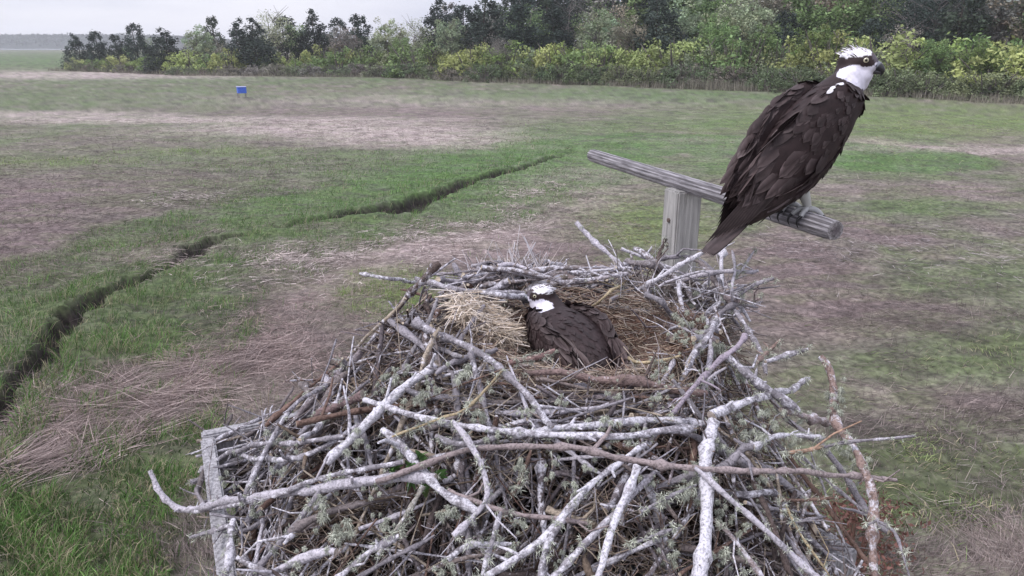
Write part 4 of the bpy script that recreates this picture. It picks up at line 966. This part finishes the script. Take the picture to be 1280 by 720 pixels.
def osprey(loc, rz, secs, head_c, head_yaw, head_pitch, wings, tail, label, feet=None, spots=(), seed=1, crest=1.0, prim=.03, hs=1.0, far=0, primto=None):
    root = empty('osprey', loc, rz); tag(root, label, 'bird', 'ospreys at the nest')
    r = np.random.default_rng(seed); hc = np.array(head_c)
    cy, sy = math.cos(head_yaw), math.sin(head_yaw); cpi, spi = math.cos(head_pitch), math.sin(head_pitch)
    hf = np.array([cy*cpi, sy*cpi, spi]); hl = np.array([-sy, cy, 0]); hu = np.cross(hf, hl)
    H0 = np.stack([hf, hl, hu], 1); H = H0*hs
    ells = chain(secs)
    for c, rad in (((0, 0, .002), (.031, .0255, .0265)), ((.012, 0, -.001), (.024, .019, .020)), ((.003, 0, -.020), (.027, .024, .024)), ((.008, 0, -.034), (.018, .016, .020)), ((-.012, 0, .000), (.026, .025, .028)), ((-.014, 0, -.018), (.026, .027, .03))):
        ells.append((hc+H@np.array(c), H0, tuple(hs*q for q in rad)))
    V, Nn, Fq = remesh(ells, .0032, 5)
    def hcol(p, jit=0):
        """colour by place on the bird: masks in head coordinates"""
        q = (p-hc)@H0/hs; x, y, z = q[:, 0], q[:, 1], q[:, 2]; ay = np.abs(y)
        col = np.tile(DB, (len(p), 1)); dist = np.linalg.norm(q, axis=1)
        z = z+jit*.0025; x2 = x+jit*.002
        head = (dist < .062)
        white = head & (z > .0075+.06*np.maximum(0, -x2-.01)) & (x > -.046)
        thr = head & (z < .004) & (z > -.046) & (x2 > -.026+.35*np.maximum(0, -.02-z)) & (z < .004-.45*np.maximum(0, -x2)) | ((z <= -.046) & (z > -.062) & (x2 > .002) & (ay < .008) & head)
        col[white] = WH; col[thr] = WH*np.array([.93, .92, 1.0])
        stripe = head & (ay > .006) & (z > -.002-.45*np.maximum(0, -x2-.002)) & (z < .0125-.25*np.maximum(0, -x2)) & (x2 < .03)
        col[stripe] = DB*1.0
        pat = head & (np.hypot((x-.017)/1.25, z-.005) < .0108) & (ay > .004); col[pat] = DB
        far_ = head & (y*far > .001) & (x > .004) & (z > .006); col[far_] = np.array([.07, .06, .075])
        fore = head & (x > .020) & (z > .004) & (ay < .012); col[fore] = np.array([.10, .085, .1])
        fleck = head & (z > .016) & (ay < .014) & (np.sin(x*900+y*700+z*500) > .45); col[fleck] = DB*2.5
        return col
    def spot(p, col):
        for (sx, sy_, sz, sr) in spots:
            k = (np.hypot(p[:, 0]-sx, p[:, 2]-sz) < sr) & (p[:, 1] < -.012); col[k] = WH*.85
        return col
    body = MB(); body.add(V, [f for f in Fq if len(f) == 4], [f for f in Fq if len(f) == 3], hcol(V))
    # small contour feathers over the whole body
    tail_dir = norm(np.array(secs[0][:3])-np.array(secs[len(secs)//2][:3]))
    p, n_ = tri_sample(V, Fq, 3600, r); q = (p-hc)@H0/hs; dh = np.linalg.norm(q, axis=1)
    cols = spot(p, hcol(p, r.normal(size=len(p))))
    for k in range(len(p)):
        if dh[k] < .022 and q[k, 0] > .018: continue
        if dh[k] < .06:
            near_eye = np.hypot(q[k, 0]-.013, q[k, 2]-.0065) < .010 and abs(q[k, 1]) > .012
            if near_eye: continue
            fl = -hf*.9-hu*.55; L = r.uniform(.006, .012); wd = .0035; lift = .12
            if q[k, 2] > .008 and q[k, 0] < .0: lift = .75*crest; L *= 1.6; fl = -hf*.9+hu*.25; wd = .0024
        else:
            fl = tail_dir*1.0; L = r.uniform(.018, .034); wd = .013; lift = .10
        fl = norm(fl-n_[k]*(fl@n_[k])+r.normal(0, .10, 3))
        c = cols[k]*r.uniform(.7, 1.3); ed = c*1.0 if c[0] > .3 else c*.6+EDG*.3*r.uniform(.2, 1)
        feather(body, p[k]-n_[k]*.0012, norm(fl+n_[k]*lift), n_[k], L, wd, c, ed, .16, .2, 3)
    body.build('body', M_plum, root)
    # wings: a smooth folded shape shingled with feathers growing longer towards the tip
    for si, wsecs in enumerate(wings):
        V2, N2, F2 = remesh(chain(wsecs, .006), .0035, 6); wm = MB(); wm.add(V2, [f for f in F2 if len(f) == 4], [f for f in F2 if len(f) == 3], np.tile(DB, (len(V2), 1)))
        ws = np.array(wsecs, float); a = ws[0, :3]; b = ws[-1, :3]; ax = b-a; Lw = np.linalg.norm(ax); ax = ax/Lw
        p, n_ = tri_sample(V2, F2, 900, r); s_ = ((p-a)@ax)/Lw
        order = np.argsort(-s_)
        for k in order:
            t = s_[k]; L = np.interp(t, [0, .25, .5, .75, 1], [.026, .044, .062, .082, .07]); wd = np.interp(t, [0, .3, .6, 1], [.018, .027, .032, .018])
            if t > .93 or r.uniform() < np.interp(t, [0, .5, 1], [0, .45, .75]): continue
            fl = norm(ax-n_[k]*(ax@n_[k])+r.normal(0, .07, 3)); v = r.uniform(.75, 1.25); c = (DB if r.uniform() < .65 else (DB+DB2)*.5)*v
            cs = spot(p[k][None], c[None].copy())[0]
            ed = EDG*r.uniform(.4, 1.0)*(1.6 if .55 < t < .95 else 1) if cs[0] < .3 else cs
            if cs[0] > .3: L = .015; wd = .009; cs = WH*.9; ed = WH*.9
            feather(wm, p[k]+n_[k]*(.003 if cs[0] > .3 else -.001), norm(fl+n_[k]*.012), n_[k], L*r.uniform(.85, 1.15), wd, cs, ed, .05, .22, 5)
        # primaries
        end = ws[-1, :3]; prev = ws[-3, :3]; side_s = 1 if ws[1, 1] > 0 else -1; pd = norm(end-prev) if primto is None else norm(np.array([primto[0], side_s*.006, primto[1]])-prev)
        out_n = norm(np.cross(pd, np.cross(np.array([0, side_s, .25]), pd)))
        across = norm(np.cross(out_n, pd))
        for k in range(9):
            f_ = (k-4)/4.0
            feather(wm, prev+across*f_*.012+out_n*(.004+.0012*k), norm(pd+across*f_*.03), out_n, np.linalg.norm(end-prev)*(1.2-.05*k)+prim*(1-.045*k), .017, DB*.7*r.uniform(.8, 1.2), EDG*.55, .02, .15, 6)
        wm.build('wing', M_plum, root)
    # tail
    (tp, td, tn, tl) = tail; tsp = .06; tp = np.array(tp); td = norm(np.array(td)); tn = norm(np.array(tn)); ac = norm(np.cross(tn, td)); tm = MB()
    for k in range(12):
        f_ = (k-5.5)/5.5
        feather(tm, tp+ac*f_*.012+tn*(.006-abs(f_)*.004), norm(td+ac*f_*tsp), tn, tl*(1-.06*abs(f_)), .024, DB*.85*r.uniform(.8, 1.2), EDG*.7, .02, .12, 7)
        feather(tm, tp+ac*f_*.012+tn*(.003-abs(f_)*.004), norm(td+ac*f_*tsp), tn, tl*.97, .022, (.035, .028, .03), (.07, .058, .06), .02, .12, 7)
    tm.build('tail', M_plum, root)
    # beak: deep hooked upper mandible, grey cere, short lower mandible
    bk = MB(); bp = np.array([(.024, -.003, .0095), (.033, -.002, .0092), (.038, -.0045, .0082), (.0425, -.009, .0062), (.0435, -.015, .0034), (.0425, -.020, .0007)])
    cv = catmull(bp, .0018); pts = hc+(H@np.stack([cv[:, 0], 0*cv[:, 0], cv[:, 1]])).T
    cb_ = np.array([[.16, .17, .2] if x < .036 else [.025, .024, .028] for x in cv[:, 0]]); tube(bk, pts, cv[:, 2]*.92*hs, 12, np.hstack([cb_, np.ones((len(cb_), 1))]), True, flat=1)
    lw = np.array([(.024, -.012, .006), (.036, -.013, .0045), (.044, -.0145, .002)]); cv = catmull(lw, .002); tube(bk, hc+(H@np.stack([cv[:, 0], 0*cv[:, 0], cv[:, 1]])).T, cv[:, 2]*hs, 8, (.04, .038, .042))
    bk.build('beak', M_horn, root)
    for s in (-1, 1):
        em = MB(); ec = hc+H@np.array([.0145, s*.0185, .0065]); axd = norm(H@np.array([.35, s*1.0, .05])); a1 = norm(np.cross(axd, [0, 0, 1.0])); a2 = np.cross(axd, a1); rad = .0062*hs; VV = []; CC = []
        rings = np.radians([0.1, 14, 22, 23, 36, 50, 52, 65, 90, 130]); cl_ = [(.002,)*3, (.002,)*3, (.002,)*3, (.40, .36, .24), (.46, .42, .30), (.3, .27, .2), (.01,)*3, (.012,)*3, (.02,)*3, (.02,)*3]
        for th, cc_ in zip(rings, cl_):
            for k in range(20):
                ph = k*2*PI/20; VV.append(ec+rad*(axd*math.cos(th)+math.sin(th)*(a1*math.cos(ph)+a2*math.sin(ph)))); CC.append(cc_)
        em.add(VV, [(i_*20+j_, i_*20+(j_+1) % 20, (i_+1)*20+(j_+1) % 20, (i_+1)*20+j_) for i_ in range(len(rings)-1) for j_ in range(20)], None, np.array(CC)); em.build('eye', M_eye, root)
    if feet:
        for (fx, fy, lx_, lz_) in feet:
            fm = MB(); LG = (.42, .42, .40)
            tube(fm, catmull([(lx_, fy*.8, lz_), (lx_*.5+fx*.5, fy*.9, lz_*.55+.008), (fx, fy, .010)], .006), np.linspace(.014, .0085, len(catmull([(lx_, fy*.8, lz_), (lx_*.5+fx*.5, fy*.9, lz_*.55+.008), (fx, fy, .010)], .006))), 10, LG)
            # four toes curl over the bar (axis along y, centre at z=-BR), black talons
            for dirn, dy in ((1, -.013), (1, .013), (-1, -.008), (-1, .010)):
                tp_ = []; cr = []; Rb = BR+.0065
                for th in np.radians([0, 22, 44, 62]): tp_.append((fx+dirn*math.sin(th)*Rb, fy+dy*(.4+th), -BR+math.cos(th)*Rb))
                tube(fm, catmull([(fx, fy, .006)]+tp_[1:], .005), np.linspace(.0068, .005, len(catmull([(fx, fy, .006)]+tp_[1:], .005))), 8, np.array([.36, .36, .36]))
                cl2 = []
                for th, ex_ in ((60, 0), (74, .006), (92, .007), (112, .003)): th = math.radians(th); cl2.append((fx+dirn*math.sin(th)*(Rb+ex_), fy+dy*(.4+1.1), -BR+math.cos(th)*(Rb+ex_)))
                cc2 = catmull(cl2, .003); tube(fm, cc2, np.linspace(.0038, .0005, len(cc2)), 8, np.array([.012, .011, .013]))
            fm.build('foot', M_horn, root)
    return root
# --- bird on the perch: profile measured in the photo (zoomed pixels around it)
tf = .893; ft = pl_*(1-tf)+pr_*tf; ft[2] = zt+BR
def Z(zx, zy):
    lx = (zx-370)*.000735/.93; return lx, ((519-zy)*.000735-.11*lx)/.949
def sec(zx, zy, rp, rl, y=0, yoff=0): a, b = Z(zx, zy); return (a, y, b, rp*.000735, rl)
body_s = [sec(215, 530, 40, .030), sec(260, 480, 70, .048), sec(310, 420, 98, .060), sec(360, 355, 108, .066), sec(410, 285, 100, .062), sec(452, 225, 80, .050), sec(485, 180, 58, .036), sec(507, 150, 46, .029)]
def wing_s(s):
    s = s*(.8 if s > 0 else 1)
    return [sec(468, 215, 48, .018, s*.044), sec(420, 240, 80, .018, s*.053), sec(350, 305, 92, .018, s*.054), sec(288, 378, 84, .016, s*.045), sec(236, 436, 60, .012, s*.036), sec(200, 478, 34, .007, s*.027)]
tp = Z(215, 540); te = Z(78, 662); tdv = np.array([te[0]-tp[0], 0, te[1]-tp[1]])
hx_, hz_ = Z(523, 108); s1 = Z(322, 250); s2 = Z(375, 182); s3 = Z(352, 190); s4 = Z(398, 172)
osprey(ft, math.atan2((pr_-pl_)[0], -(pr_-pl_)[1]) if False else R(21), body_s, (hx_, 0, hz_), R(-56), R(-4), [wing_s(1), wing_s(-1)],
       ((tp[0], 0, tp[1]), tdv, (-tdv[2]*-1*-1, 0, tdv[0]*-1) if False else (tdv[2], 0, -tdv[0]), np.linalg.norm(tdv)),
       'large dark brown osprey with white head perched on the timber crossbar, looking right',
       feet=[(0.004, -.030, -.015, .05), (0.004, .030, -.015, .05)], spots=[(s1[0], -.072, s1[1], .0085), (s2[0], -.03, s2[1], .008), (s3[0], -.03, s3[1], .007), (s4[0], -.03, s4[1], .008)], seed=3, crest=1.5, prim=.125, hs=1.12, far=1, primto=Z(84, 655))
# --- bird sitting in the cup
fb = [(-.125, 0, .045, .036, .045), (-.08, 0, .055, .052, .068), (-.02, 0, .064, .062, .084), (.04, 0, .07, .062, .084), (.085, 0, .082, .052, .066), (.112, 0, .108, .038, .044), (.125, 0, .128, .030, .032)]
def fw_s(s): return [(.085, s*.058, .092, .034, .018), (.045, s*.072, .088, .046, .018), (-.015, s*.075, .082, .048, .018), (-.07, s*.064, .07, .038, .015), (-.105, s*.056, .058, .028, .011), (-.135, s*.048, .050, .018, .007), (-.165, s*.038, .044, .010, .004)]
osprey((.12, 1.41, CZ-.638), R(114), fb, (.126, .018, .146), R(70), R(-6), [fw_s(1), fw_s(-1)], ((-.115, 0, .05), (-1, 0, -.10), (-.10, 0, 1), .11),
       'brown osprey sitting low in the nest cup with white throat, facing left', seed=8, crest=.6).scale = (.87, .86, .85)
